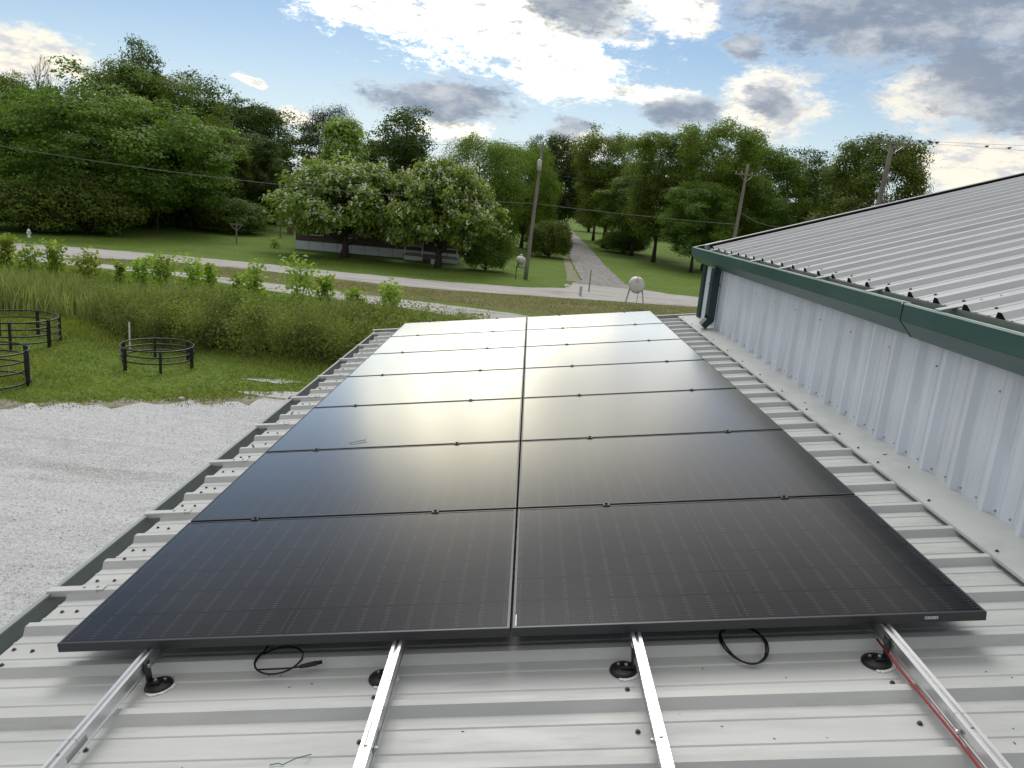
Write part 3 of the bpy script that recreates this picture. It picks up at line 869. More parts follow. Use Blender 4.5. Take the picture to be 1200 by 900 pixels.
# downspout and corner trim at the far end
ds = MB()
ds.box((-0.10, 6.96, 5.435), (0.09, 0.15, 0.64), 0, 0.006)
ds_o = ds.build('downspout', M['green_dark'], barn)
eb_ = MB()
eb_.hexa([(-0.145, 6.886, 5.10), (-0.055, 6.886, 5.10), (-0.055, 7.034, 5.10), (-0.145, 7.034, 5.10), (-0.145, 6.886, 5.16), (-0.055, 6.886, 5.16), (-0.055, 7.034, 5.16), (-0.145, 7.034, 5.16)])
eb_.hexa([(-0.205, 6.884, 5.045), (-0.150, 6.884, 4.995), (-0.150, 7.036, 4.995), (-0.205, 7.036, 5.045), (-0.146, 6.884, 5.125), (-0.053, 6.884, 5.102), (-0.053, 7.036, 5.102), (-0.146, 7.036, 5.125)])
eb_.build('elbow', M['green_dark'], ds_o)
MB().box((-0.1, 6.96, 5.55), (0.10, 0.16, 0.02)).build('strap', M['green_dark'], ds_o)
ct = MB()
ct.box((-0.012, BY1 - 0.07, (WZ0 + WZ1) / 2 - 0.05), (0.028, 0.16, WZ1 - WZ0 + 0.1))
ct.box((0.05, BY1 + 0.012, 2.9), (0.15, 0.012, 5.7))
ct.build('corner_trim', M['green_dark'], barn)

# ================================================================== solar panels
PW, PHT, GAP = 1.722, 1.134, 0.020
FT = 0.035
def ring_frame(w_, h_, lip, depth):
    """aluminium frame: chamfered outside edge, narrow top lip, open inside"""
    mbx = MB()
    def rect(a, b, z): return [(-a, -b, z), (a, -b, z), (a, b, z), (-a, b, z)]
    c = 0.0016
    levels = [rect(w_ / 2, h_ / 2, -depth), rect(w_ / 2, h_ / 2, -c), rect(w_ / 2 - c, h_ / 2 - c, 0), rect(w_ / 2 - lip, h_ / 2 - lip, 0), rect(w_ / 2 - lip, h_ / 2 - lip, -depth)]
    v = [p for l in levels for p in l]
    f = []
    for k in range(4):
        for i in range(4):
            j = (i + 1) % 4
            f.append((k * 4 + i, k * 4 + j, (k + 1) * 4 + j, (k + 1) * 4 + i))
    for i in range(4):
        j = (i + 1) % 4
        f.append((16 + i, 16 + j, j, i))
    return mbx.add(v, f)
frame_src = glass_src = None
ordinal = ['front', 'second', 'third', 'fourth', 'fifth', 'sixth', 'rearmost']
for row in range(7):
    for cidx, side in enumerate(('left', 'right')):
        u = (-1 if cidx == 0 else 1) * (PW / 2 + 0.004)
        v = PHT / 2 + row * (PHT + GAP)
        if row == 0: lab = f'black solar panel at the front of the {side} column, nearest the bare rails'
        elif row == 6: lab = f'black solar panel at the far end of the {side} column, nearest the track'
        else: lab = f'black solar panel, {ordinal[row]} row from the front in the {side} column'
        p = thing('solar_panel', lab, 'solar panel', P(u, v, 0), 0.0, 'solar panels in two columns on the lean-to roof', -TH)
        if frame_src is None:
            frame_src = ring_frame(PW, PHT, 0.011, FT).build('frame', M['frame_black'], p)
            gl = MB(); gl.box((0, 0, -0.0045), (PW - 0.0216, PHT - 0.0216, 0.006))
            glass_src = gl.build('cell_laminate', M['glass'], p)
        else:
            share(frame_src, 'frame', p); share(glass_src, 'cell_laminate', p)
        if row == 0 and cidx == 1:
            lb = MB(); lb.box((0.665, -PHT / 2 - 0.0006, -0.0165), (0.048, 0.001, 0.011))
            lb_o = lb.build('maker_label', M['label'], p)
            tx = MB(); xx = 0.644
            for ch in range(9):                                  # nine small letters, too small to read
                if ch in (0, 1, 3, 5, 8): tx.box((xx, -PHT / 2 - 0.0014, -0.0165), (0.0009, 0.0006, 0.0062))
                tx.box((xx + 0.0016, -PHT / 2 - 0.0014, -0.0165 + (0.0027 if ch % 2 else -0.0027)), (0.0024, 0.0006, 0.0009))
                if ch in (0, 3, 4, 7): tx.box((xx + 0.003, -PHT / 2 - 0.0014, -0.0150), (0.0009, 0.0006, 0.0035))
                xx += 0.0049
            tx.build('lettering', M['black'], lb_o)
        if row == 0 and cidx == 1:
            b_ = MB(); b_.box((-PW / 2 + 0.0135, -PHT / 2 + 0.055, -0.0008), (0.003, 0.08, 0.0012)); b_.build('serial_strip', M['label'], p)

# ================================================================== rails, clamps and feet
RAILS = [-1.375, -0.425, 0.460, 1.365]
rail_names = ['leftmost bare aluminium rail running under the left column of solar panels', 'bare aluminium rail under the left column with a green string lying beside it',
              'bare aluminium rail under the right column, next to the coiled cable', 'rightmost bare aluminium rail with a red wire along its foot']
def rail_bar(y0, y1):
    g_ = MB()
    h0, h1 = -0.090, -0.0352
    w_ = 0.0175
    prof_ = [(-w_, h0), (w_, h0), (w_, h0 + 0.006), (w_ - 0.003, h0 + 0.010), (w_ - 0.003, h0 + 0.034), (w_, h0 + 0.038), (w_, h1), (0.006, h1), (0.006, h1 - 0.010), (-0.006, h1 - 0.010), (-0.006, h1), (-w_, h1), (-w_, h0 + 0.038), (-w_ + 0.003, h0 + 0.034), (-w_ + 0.003, h0 + 0.010), (-w_, h0 + 0.006)]
    return g_.prism(prof_, 'Y', y0, y1)
def clamp():
    c = MB()
    c.box((0, 0, 0.0022), (0.036, 0.040, 0.004), 0, 0.001)
    c.box((0, 0, -0.018), (0.030, 0.014, 0.034))
    c.lathe([(0.0075, 0.0042), (0.0075, 0.011), (0.006, 0.012)], 6)
    return c
def foot_parts(par, side, smear):
    """round black flashing foot with an upright bracket bolted to the rail"""
    x0 = side * 0.055
    d = MB(); d.lathe([(0.050, WP + 0.0005), (0.052, WP + 0.004), (0.050, WP + 0.010), (0.040, WP + 0.014), (0.018, WP + 0.0155), (0.016, WP + 0.017)], 28, (x0, -0.07, 0))
    a = d.build('foot_disc', M['rubber'], par, True)
    b = MB()
    b.box((side * 0.040, -0.07, WP + 0.021), (0.052, 0.034, 0.006), 0, 0.001)
    b.box((side * 0.0225, -0.07, WP + 0.062), (0.007, 0.034, 0.084), 0, 0.001)
    b.build('bracket', M['black'], par)
    n_ = MB(); n_.lathe([(0.008, 0), (0.008, 0.008), (0.005, 0.009)], 6, (side * 0.026, -0.07, WP + 0.085), 'X')
    n_.lathe([(0.007, WP + 0.024), (0.007, WP + 0.030), (0.004, WP + 0.031)], 6, (side * 0.045, -0.07, 0))
    n_.lathe([(0.006, WP + 0.0155), (0.006, WP + 0.021), (0.004, WP + 0.022)], 6, (side * 0.072, -0.052, 0))
    n_.build('bolt', M['steel'], par)
    s_ = MB()
    rr = random.Random(int(side * 10 + smear * 100))
    for k in range(9):
        an = math.radians(smear + k * 14 - 50)
        s_.lathe([(0.011 + rr.uniform(-.003, .004), WP + 0.0008), (0.010, WP + 0.004), (0.004, WP + 0.0055)], 8, (x0 + math.cos(an) * 0.052, -0.07 + math.sin(an) * 0.052, 0))
    s_.build('sealant', M['sealant'], par, True)
cl_src = None
for i, u in enumerate(RAILS):
    r_ = thing('mounting_rail', rail_names[i], 'rail', P(u, 0, 0), 0.0, 'mounting rails under the solar panels', -TH)
    rail_bar(-0.4985, 7.95).build('rail_bar', M['alu'], r_)
    rail_bar(-2.1, -0.5005).build('rail_bar', M['alu'], r_)
    sp = MB(); sp.box((0, -0.5, -0.0640), (0.029, 0.11, 0.044)); sp.build('splice', M['alu_groove'], r_)
    bl = MB(); sgn = 1 if i == 1 else -1
    bl.lathe([(0.008, 0), (0.008, 0.007 * sgn), (0.005, 0.012 * sgn)], 6, (sgn * 0.0175, -0.535, -0.072), 'X')
    bl.build('bolt', M['steel'], r_)
    for k in range(1, 7):
        y = k * (PHT + GAP) - GAP / 2
        if cl_src is None:
            cl_src = clamp().build('mid_clamp', M['black'], r_); cl_src.location = (0, y, 0)
        else:
            share(cl_src, 'mid_clamp', r_, (0, y, 0))
    c = share(cl_src, 'end_clamp', r_, (0, 7 * PHT + 6 * GAP + 0.006, 0))
    foot_parts(r_, 1 if i == 0 else -1, -60 if i == 0 else -55)
# wires
tag(MB().tube([P(1.341, y, -0.098 + 0.004 * math.sin(y * 9)) for y in np.linspace(0.0, -2.0, 30)], 0.0042, 8).build('red_wire', M['red'], None, True),
    'thin red wire running along the foot of the rightmost rail', 'wire')
def loop(c_uv, ru, rv, turns, start, lift, tail):
    pts = []
    n = int(40 * turns)
    for k in range(n + 1):
        a = start + 2 * math.pi * k / 40
        g_ = 1.0 + 0.05 * math.sin(1.7 * a) - 0.035 * k / 40
        u = c_uv[0] + ru * g_ * math.cos(a); v = c_uv[1] + rv * g_ * math.sin(a)
        pts.append((u, v, WP + 0.010 + lift * (0.5 + 0.5 * math.sin(a)) + 0.006 * (k / 40)))
    return tail(pts)
def roof_surface(v):
    """height of the ribbed roof under a cable at v"""
    d = abs(((v - 0.05 + RIBP / 2) % RIBP) - RIBP / 2)
    return WP + RIBH * max(0.0, min(1.0, (0.043 - d) / 0.026))
ca = thing('cable_coil', 'loose loop of black cable with a plug below the left front panel', 'cable', P(-0.9, 0.02, WP), 0.0, None, -TH)
pts = [(-0.76 - 0.165, 0.30, -0.06), (-0.935, 0.20, -0.07)]
for k in range(46):
    a = math.radians(150 + k * 9.6)
    pts.append((-0.895 + 0.088 * math.cos(a), 0.028 + 0.094 * math.sin(a), 0.0))
pts += [(-0.835, -0.035, 0), (-0.79, -0.028, 0)]
cp = []
for k, (u, v, z) in enumerate(pts):
    zz = z if z else WP + 0.030 + 0.010 * math.sin(k * 0.14) + 0.004 * (k / len(pts)) + 0.03 * max(0, v) - 0.12 * max(0, -v)
    cp.append((u + 0.9, v - 0.02, zz - WP))
MB().tube(cp, 0.0036, 8).build('wire', M['rubber'], ca, True)
cn = MB(); e0 = Vector(cp[-1]); dirv = Vector((1, 0.30, 0.02)).normalized()
cn.tube([e0 - dirv * 0.01, e0, e0 + dirv * 0.012, e0 + dirv * 0.013, e0 + dirv * 0.055, e0 + dirv * 0.056, e0 + dirv * 0.075], [0.006, 0.0075, 0.0075, 0.009, 0.009, 0.0075, 0.007], 10)
cn.build('plug', M['rubber'], ca, True)
cb = thing('cable_coil', 'double loop of black cable hanging out below the right front panel', 'cable', P(0.86, 0.035, WP), 0.0, None, -TH)
cp = [(0.70 - 0.86, 0.30 - 0.06, 0.09), (-0.075, 0.15, 0.075)]
for k in range(84):
    a = math.radians(135 + k * 8.8)
    rr = 1.0 + 0.045 * math.sin(2.3 * a + 1) - 0.0006 * k
    u, v = 0.006 + 0.082 * rr * math.cos(a), 0.005 + 0.118 * rr * math.sin(a)
    cp.append((u, v, 0.034 + 0.006 * (k / 84) - 0.05 * max(0.0, v) - 0.22 * max(0.0, -0.02 - v)))
cp += [(-0.05, 0.17, 0.085), (-0.02, 0.3, 0.1)]
MB().tube(cp, 0.0036, 8).build('wire', M['rubber'], cb, True)
tg = MB(); tg.tube([(0.058, -0.072, 0.016), (0.074, -0.052, 0.018)], 0.0062, 10); tg.build('white_tag', M['sealant'], cb)
gs = [P(-0.735, -0.545, -0.1125 + 0.002), P(-0.71, -0.54, -0.1125 + 0.003), P(-0.695, -0.545, -0.111), P(-0.66, -0.515, -0.113), P(-0.63, -0.47, -0.137)]
tag(MB().tube(gs, 0.0016, 5).build('green_string', M['leaf_green'], None, True), 'short green string lying on the pale roof by the second rail', 'string')
tw = [P(-1.18, 2.405, 0.0035), P(-1.13, 2.425, 0.007), P(-1.08, 2.455, 0.006)]
t_ = MB().tube(tw, [0.0015, 0.002, 0.002], 5).tube([tw[2], P(-1.065, 2.452, 0.008)], [0.003, 0.001], 5)
tag(t_.build('twig', M['twig'], None, True), 'small dry twig lying on a left column solar panel', 'twig')
t_ = MB()
for (u, v, l, a) in ((-0.02, -0.72, 0.03, 0.3),):
    q = P(u, v, WP); t_.box((q.x, q.y, q.z + 0.003), (l, 0.004, 0.003), a)

# ================================================================== foliage
def leaf_cloud(name, ctr, nrm, size, m, parent=None, seed=0, aspect=0.62, jitter=0.42, droop=0.0):
    """one rhombic leaf blade per centre; numpy throughout"""
    g = np.random.default_rng(seed)
    n = len(ctr)
    nn = nrm + g.normal(0, jitter, (n, 3))
    nn /= np.linalg.norm(nn, axis=1)[:, None] + 1e-9
    t = g.normal(0, 1, (n, 3)); t[:, 2] -= droop
    t -= (t * nn).sum(1)[:, None] * nn
    t /= np.linalg.norm(t, axis=1)[:, None] + 1e-9
    b = np.cross(nn, t)
    s = size * g.uniform(0.65, 1.3, n)[:, None]
    v = np.empty((n, 4, 3))
    bend = nn * s * 0.12
    v[:, 0] = ctr - t * s * 0.5 - bend; v[:, 1] = ctr + b * s * 0.5 * aspect - t * s * 0.06
    v[:, 2] = ctr + t * s * 0.5 - bend; v[:, 3] = ctr - b * s * 0.5 * aspect - t * s * 0.06
    me = bpy.data.meshes.new(name)
    me.vertices.add(n * 4); me.vertices.foreach_set('co', v.reshape(-1).astype(np.float32))
    me.loops.add(n * 4); me.loops.foreach_set('vertex_index', np.arange(n * 4, dtype=np.int32))
    me.polygons.add(n); me.polygons.foreach_set('loop_start', np.arange(0, n * 4, 4, dtype=np.int32))
    try:
        me.polygons.foreach_set('loop_total', np.full(n, 4, dtype=np.int32))
    except Exception:
        pass
    me.materials.append(m)
    me.update(calc_edges=True); me.validate()
    o = bpy.data.objects.new(name, me)
    col.objects.link(o)
    if parent is not None: o.parent = parent
    return o

def crown_points(seed, R0, H, z0, n_lobes, n_clumps, per, clump_r, lobe_r=(0.30, 0.46), fill=0.75, gap=0.0, shape='round', flat=0.55, skirt=0.0):
    """leaf centres and outward normals of an uneven crown between z0 and H, radius R0"""
    g = np.random.default_rng(seed)
    hz = (H - z0) / 2; cz = z0 + hz
    L = []
    for k in range(n_lobes):
        ph = 2 * math.pi * (k * 0.618 + g.uniform(-.05, .05))
        s = -0.9 + 1.8 * (k + 0.5) / n_lobes
        s = max(-0.95, min(0.97, s + g.uniform(-.08, .08)))
        if shape == 'round': rad = math.sqrt(1 - s * s) ** 0.8
        elif shape == 'cone': rad = max(0.12, (1 - s) / 2) ** 0.8 * 0.95
        elif shape == 'vase': rad = (0.45 + 0.5 * (s + 1) / 2) * (1 if s < 0.6 else math.sqrt(max(0.05, 1 - ((s - 0.6) / 0.42) ** 2)))
        elif shape == 'dome': rad = math.sqrt(max(0.02, 1 - max(0.0, s) ** 2)) * (0.92 if s > -0.6 else 0.8)
        lr = g.uniform(*lobe_r) * R0
        d = max(0.0, rad * R0 - lr * 0.75) * g.uniform(0.7, 1.16)
        L.append((d * math.cos(ph), d * math.sin(ph), cz + s * max(0.1, hz - lr * 0.6), lr * g.uniform(0.9, 1.2), lr * g.uniform(0.9, 1.2), lr * g.uniform(0.6, 0.9)))
    for k in range(n_lobes // 4):                # stray sprays beyond the main outline
        l = L[int(g.integers(0, len(L)))]
        dd = g.normal(0, 1, 3); dd[2] = abs(dd[2]) * 0.8; dd /= np.linalg.norm(dd)
        rr_ = l[3] * g.uniform(0.35, 0.6)
        L.append((l[0] + dd[0] * l[3] * 1.25, l[1] + dd[1] * l[3] * 1.25, l[2] + dd[2] * l[5] * 1.35, rr_, rr_, rr_ * 0.8))
    L = np.array(L)
    wts = L[:, 3] ** 2; wts /= wts.sum()
    C, D = [], []
    while len(C) < n_clumps:
        k = g.choice(len(L), p=wts)
        d = g.normal(0, 1, 3); d /= np.linalg.norm(d)
        if d[2] < -0.35 and g.random() < 0.55: continue
        r = g.uniform(fill, 1.04)
        p = L[k, :3] + d * L[k, 3:] * r
        if g.random() < 0.35 * max(0.0, (p[2] - cz) / max(0.1, hz)) * (1.0 if gap else 0.4): continue
        q = np.linalg.norm((p - L[:, :3]) / L[:, 3:], axis=1)
        q[k] = 9
        if q.min() < 0.62 and g.random() < 0.85: continue
        if p[2] < z0 * 0.92: continue
        if gap:
            s = math.sin(p[0] * 1.3 + seed) + math.sin(p[1] * 1.5 + 2 * seed) + math.sin(p[2] * 1.1 + 3 * seed)
            if s > 1.6 - 2.4 * gap: continue
        C.append(p); D.append(d)
    C = np.array(C); D = np.array(D)
    off = g.normal(0, 1, (n_clumps, per, 3)); off *= (clump_r * np.array([1, 1, flat]))
    pts = (C[:, None] + off).reshape(-1, 3)
    nr = np.repeat(D * 0.7 + np.array([0, 0, 0.65]), per, axis=0)
    nr = nr + off.reshape(-1, 3) / clump_r * 0.25
    keep = pts[:, 2] > max(0.15, z0 * 0.75 - skirt)
    return pts[keep], nr[keep], L

def limbs(mb, seed, H, r0, L, z0, lean=0.0, every=1, trunk_to=0.72):
    g = random.Random(seed)
    top = H * trunk_to
    path = []; x = y = 0.0
    for k in range(7):
        z = top * k / 6
        path.append((x, y, z)); x += g.uniform(-.12, .12) + lean; y += g.uniform(-.12, .12)
    rad = [r0 * (1.35 if k == 0 else 1.0 - 0.13 * k) for k in range(7)]
    mb.tube(path, rad, 9)
    for l in L[::every]:
        tz = max(z0 * 0.7, min(top * 0.95, l[2] - 0.5 * math.hypot(l[0], l[1]) - 0.3))
        k = tz / top * 6; i = min(5, int(k)); f_ = k - i
        a = Vector(path[i]).lerp(Vector(path[i + 1]), f_)
        b = Vector(l[:3])
        mid = a.lerp(b, 0.5) + Vector((g.uniform(-.3, .3), g.uniform(-.3, .3), g.uniform(0.0, .4)))
        rb = max(0.03, r0 * (1.0 - tz / (H * 1.05)) * 0.55)
        mb.tube([a, a.lerp(mid, .5) + Vector((0, 0, -.1)), mid, b], [rb, rb * .8, rb * .6, rb * .2], 6)
    return mb

PROTO = {}
def proto(key, seed, R0, H, z0, n_lobes, n_clumps, per, leaf, m, bark='bark', r0=0.28, flowers=0, **kw):
    leg = {k_: kw.pop(k_) for k_ in ('every', 'trunk_to') if k_ in kw}
    lk = {k_: kw.pop(k_) for k_ in ('aspect', 'jitter', 'droop') if k_ in kw}
    pts, nr, L = crown_points(seed, R0, H, z0, n_lobes, n_clumps, per, kw.pop('clump_r', 0.5), **kw)
    cr = leaf_cloud('crown', pts, nr, leaf, M[m], None, seed, **lk)
    tb = limbs(MB(), seed, H, r0, L, z0, **leg)
    tr = tb.build('trunk', M[bark], None, True)
    fo = None
    if flowers:
        g = np.random.default_rng(seed + 5)
        k = g.choice(len(pts), flowers, replace=False)
        out = pts[k] - np.array([0, 0, (H + z0) / 2]); out /= np.linalg.norm(out, axis=1)[:, None]
        base_ = pts[k] + out * 0.22 + np.array([0, 0, 0.12])
        p = (base_[:, None] + g.normal(0, 1, (flowers, 7, 3)) * np.array([0.11, 0.11, 0.15])).reshape(-1, 3)
        fo = leaf_cloud('blossom', p, np.repeat(out + np.array([0, 0, .6]), 7, axis=0), 0.17, M['blossom'], None, seed + 9, aspect=0.9, jitter=0.7)
    for o in (cr, tr, fo):
        if o is not None: col.objects.unlink(o)
    PROTO[key] = (cr, tr, fo, R0, H)

proto('dense', 21, 8.0, 14.0, 1.2, 90, 2300, 31, 0.28, 'leaf_a', r0=0.36, clump_r=0.42, gap=0.2, flat=0.40, lobe_r=(0.13, 0.25), every=3)
proto('dense2', 22, 6.5, 15.0, 1.5, 70, 1800, 31, 0.28, 'leaf_b', r0=0.32, clump_r=0.42, gap=0.24, flat=0.45, lobe_r=(0.15, 0.28), every=3)
proto('tall', 23, 7.0, 18.0, 2.5, 80, 2000, 31, 0.28, 'leaf_a', r0=0.36, clump_r=0.45, gap=0.24, lobe_r=(0.15, 0.28), every=3)
proto('open', 24, 4.6, 18.0, 4.0, 26, 620, 24, 0.30, 'leaf_b', r0=0.24, clump_r=0.5, gap=0.34, lobe_r=(0.26, 0.42), shape='vase', trunk_to=0.85)
proto('conifer', 25, 4.2, 17.0, 1.5, 30, 1200, 26, 0.30, 'leaf_dark', r0=0.28, clump_r=0.42, shape='round', lobe_r=(0.26, 0.40), aspect=0.3, droop=-2.0, flat=0.9)
proto('catalpa', 26, 6.0, 9.0, 1.7, 64, 1500, 20, 0.36, 'leaf_cat', r0=0.34, clump_r=0.36, shape='dome', flowers=1300, droop=1.4, aspect=0.8, flat=0.55, skirt=0.7, lobe_r=(0.16, 0.28), every=3, gap=0.12)
proto('catalpa_tall', 27, 3.6, 13.7, 2.0, 22, 720, 22, 0.34, 'leaf_cat', r0=0.26, clump_r=0.45, shape='cone', flowers=500, droop=1.4, aspect=0.8)
proto('willow', 28, 6.0, 15.0, 1.2, 70, 1900, 31, 0.28, 'leaf_c', r0=0.30, clump_r=0.42, lobe_r=(0.15, 0.28), every=3, gap=0.1, droop=1.6, aspect=0.35, flat=0.8, skirt=0.5)
proto('grove', 29, 6.8, 18.0, 3.0, 76, 1900, 31, 0.28, 'leaf_c', r0=0.27, clump_r=0.45, gap=0.3, shape='vase', aspect=0.5, lobe_r=(0.14, 0.27), every=3)
proto('grove2', 30, 5.4, 16.0, 2.4, 60, 1500, 31, 0.28, 'leaf_a', r0=0.25, clump_r=0.42, gap=0.28, shape='round', aspect=0.5, lobe_r=(0.17, 0.30), every=3)
proto('dark', 31, 6.0, 18.0, 1.5, 30, 1300, 24, 0.42, 'leaf_b', r0=0.33, clump_r=0.6, gap=0.2)
proto('bush', 32, 4.8, 5.0, 0.3, 60, 1300, 22, 0.24, 'leaf_a', r0=0.14, clump_r=0.32, shape='dome', skirt=0.4, lobe_r=(0.16, 0.28), every=3)
# bare tree: branches with only a few leaves
g_ = random.Random(3)
bt = MB()
def branch(p, d, l, r, depth):
    q = p + d * l
    mid = p.lerp(q, .5) + Vector((g_.uniform(-1, 1), g_.uniform(-1, 1), 0)) * l * 0.05
    bt.tube([p, mid, q], [r, r * .8, r * .6], 5)
    if depth:
        for k in range(3 if depth > 1 else 3):
            dd = (d + Vector((g_.uniform(-1, 1), g_.uniform(-1, 1), g_.uniform(-.1, .8))) * 0.55).normalized()
            branch(p.lerp(q, g_.uniform(.55, 1)), dd, l * g_.uniform(.55, .8), r * .58, depth - 1)
branch(Vector((0, 0, 0)), Vector((0.02, 0, 1)), 7.0, 0.28, 0)
branch(Vector((0.14, 0, 7.0)), Vector((0.02, 0, 1)), 4.2, 0.17, 5)
tr_ = bt.build('trunk', M['bark_grey'], None, True)
pts, nr, L = crown_points(44, 3.6, 15.0, 6.0, 12, 110, 16, 0.45, gap=0.3)
cr_ = leaf_cloud('crown', pts, nr, 0.26, M['leaf_b'], None, 44)
for o in (tr_, cr_): col.objects.unlink(o)
PROTO['bare'] = (cr_, tr_, None, 3.8, 19.5)

TREES = [
 ('dense', -43.3, 77, 14.4, 11.0, 'broadleaf_tree', 'huge rounded green tree above the mown lawn on the left', 0.4),
 ('tall', -72.5, 105, 17.6, 6.6, 'broadleaf_tree', 'tall tree at the far left edge of the photo', 1.0),
 ('dense2', -63.5, 88, 13.0, 8.7, 'broadleaf_tree', 'dark green tree at the left edge behind the bushes', 2.2),
 ('bare', -63.9, 98, 20.5, 3.8, 'bare_tree', 'bare leafless tree rising at the far left behind the crowns', 0.2),
 ('tall', -48.6, 94, 18.9, 8.3, 'broadleaf_tree', 'tall green tree behind the huge rounded one on the left', 3.0),
 ('open', -49.3, 96, 22.6, 3.4, 'sparse_tree', 'thin airy treetop sticking out highest above the left trees', 0.0),
 ('open', -44.7, 102, 19.8, 5.0, 'sparse_tree', 'dark open-crowned tree right of the highest left treetop', 1.1),
 ('dense2', -44.1, 116, 18.4, 6.4, 'broadleaf_tree', 'dark tree at the back between the left trees and the pointed dark tree', 0.8),
 ('open', -40.6, 122, 17.6, 6.2, 'sparse_tree', 'open-crowned tree at the back with sky showing through, left of the blossoming trees', 2.0),
 ('dense', -41.3, 92, 13.5, 5.9, 'broadleaf_tree', 'green tree right of the huge rounded one, behind the clothesline lawn', 2.5),
 ('dense2', -38.4, 100, 12.7, 5.8, 'broadleaf_tree', 'dark lower tree at the back edge of the clothesline lawn', 3.8),
 ('conifer', -28.1, 106, 17.3, 4.3, 'evergreen_tree', 'very dark dense tree with spiky top behind the blossoming trees', 0.0),
 ('open', -17.1, 98, 17.6, 5.3, 'sparse_tree', 'tall tree with gaps in its crown behind the blossoming trees', 3.3),
 ('dense2', -21.5, 112, 14.5, 6.0, 'broadleaf_tree', 'dark tree low behind the gappy tall tree and the spiky dark tree', 1.7),
 ('catalpa_tall', -21.4, 84, 13.9, 3.8, 'blossoming_tree', 'tall narrow tree dotted with white blossom behind the mobile home', 0.5),
 ('catalpa', -17.2, 69, 8.8, 6.2, 'blossoming_tree', 'broad low tree with white blossom in front of the mobile home, left one', 0.0),
 ('catalpa', -8.2, 67.5, 9.2, 5.4, 'blossoming_tree', 'broad low tree with white blossom beside the porch, right one', 2.4),
 ('willow', -7.1, 100, 14.9, 6.2, 'broadleaf_tree', 'yellow-green feathery tree behind the right blossoming tree', 0.0),
 ('willow', -1.2, 112, 15.1, 5.0, 'broadleaf_tree', 'yellow-green feathery tree just left of the utility pole by the side road', 1.9),
 ('dark', 3.9, 150, 20.2, 5.8, 'broadleaf_tree', 'dark tree over the left side of the side road, right of the utility pole', 0.0),
 ('open', -0.6, 130, 18.4, 2.4, 'sparse_tree', 'thin twiggy treetop showing just left of the utility pole top', 2.6),
 ('grove', 13.1, 135, 20.2, 8.1, 'broadleaf_tree', 'tall tree on the right of the side road with a lacy top', 0.0),
 ('grove', 17.6, 106, 18.1, 6.8, 'broadleaf_tree', 'tall green tree in the grove right of the side road, left of the tallest', 2.1),
 ('grove', 22.9, 98, 19.0, 6.7, 'broadleaf_tree', 'tallest tree of the grove, just above the barn corner', 4.0),
 ('grove2', 32.2, 108, 17.5, 5.8, 'broadleaf_tree', 'green tree behind the small utility pole over the barn roof', 0.0),
 ('open', 39.0, 112, 18.4, 5.0, 'sparse_tree', 'thin tree with sky between its stems over the barn roof', 4.4),
 ('grove2', 40.2, 92, 18.2, 6.2, 'broadleaf_tree', 'rightmost green tree over the barn roof, around the big pole', 1.4),
 ('grove', 13.7, 165, 16.5, 7.6, 'broadleaf_tree', 'far tree on the right side of the side road', 5.0),
 ('grove2', 16.0, 118, 12.9, 5.8, 'broadleaf_tree', 'lower tree with bare trunk in the grove by the side road', 2.8),
 ('dark', 2.4, 205, 14.4, 6.1, 'broadleaf_tree', 'far dark tree left of the end of the side road', 1.0),
 ('dark', 17.5, 232, 13.3, 6.4, 'broadleaf_tree', 'far dark tree right of the end of the side road', 2.0),
 ('grove2', 20.1, 92, 11.1, 4.4, 'broadleaf_tree', 'low bushy tree with several stems beside the barn corner', 4.1),
 ('grove', 45.7, 118, 16.7, 6.4, 'broadleaf_tree', 'tree behind the rightmost crowns over the barn roof', 3.0),
 ('grove2', 27.0, 101, 13.5, 5.4, 'broadleaf_tree', 'lower green tree in the grove behind the barn eave', 5.3),
 ('bush', -45.8, 67, 4.4, 5.6, 'bush', 'large rough bush behind the white hydrant', 0.0),
 ('bush', -41.6, 69, 5.4, 4.9, 'bush', 'large rough bush right of the hydrant, under the huge tree', 2.0),
 ('bush', -35.5, 88, 4.0, 4.5, 'bush', 'bush at the back edge of the clothesline lawn', 1.0),
 ('bush', 26.5, 94, 3.6, 4.0, 'bush', 'bush in the shade of the grove beside the barn corner', 2.0),
 ('bush', 15.5, 124, 3.4, 4.4, 'bush', 'bush among the trunks right of the side road', 5.0),
 ('bush', 2.6, 96, 4.6, 3.2, 'bush', 'dark bush left of the side road under the trees', 4.0),
 ('bush', -3.9, 68.3, 4.2, 2.6, 'bush', 'leafy bush at the foot of the right blossoming tree', 3.0),
]
for (key, x, y, H, rad, nm, lab, rz) in TREES:
    cr, tr, fo, R0, H0 = PROTO[key]
    t_ = thing(nm, lab, 'bush' if nm == 'bush' else 'tree', (x, y, 0), rz, 'bushes under the trees' if nm == 'bush' else 'trees beyond the road')
    t_.scale = (rad / R0, rad / R0, H / H0)
    for o in (cr, tr, fo):
        if o is not None:
            c = o.copy(); c.name = o.name.split('.')[0]; col.objects.link(c); c.parent = t_
# far wood closing the view at ground level
g = np.random.default_rng(77)
nn_ = 42000
xs = g.uniform(-230, 250, nn_)
ys = 190 + 30 * np.sin(xs * 0.021) + g.normal(0, 6, nn_) + 60 * (np.abs(xs - 13) < 7)
top = 9.5 + 2.2 * np.sin(xs * 0.13) + 1.6 * np.sin(xs * 0.31 + 1) + 1.2 * np.sin(xs * 0.77 + 2)
zs = top * g.random(nn_) ** 0.8
keep = np.abs(xs - 13.0) > 5.0
ctr = np.stack([xs, ys, zs], 1)[keep]
tag(leaf_cloud('far_wood', ctr, np.tile(np.array([0.0, -0.6, 0.7]), (len(ctr), 1)), 1.25, M['leaf_b'], None, 78), 'far dark wood closing the view behind the trees', 'wood', kind='stuff')
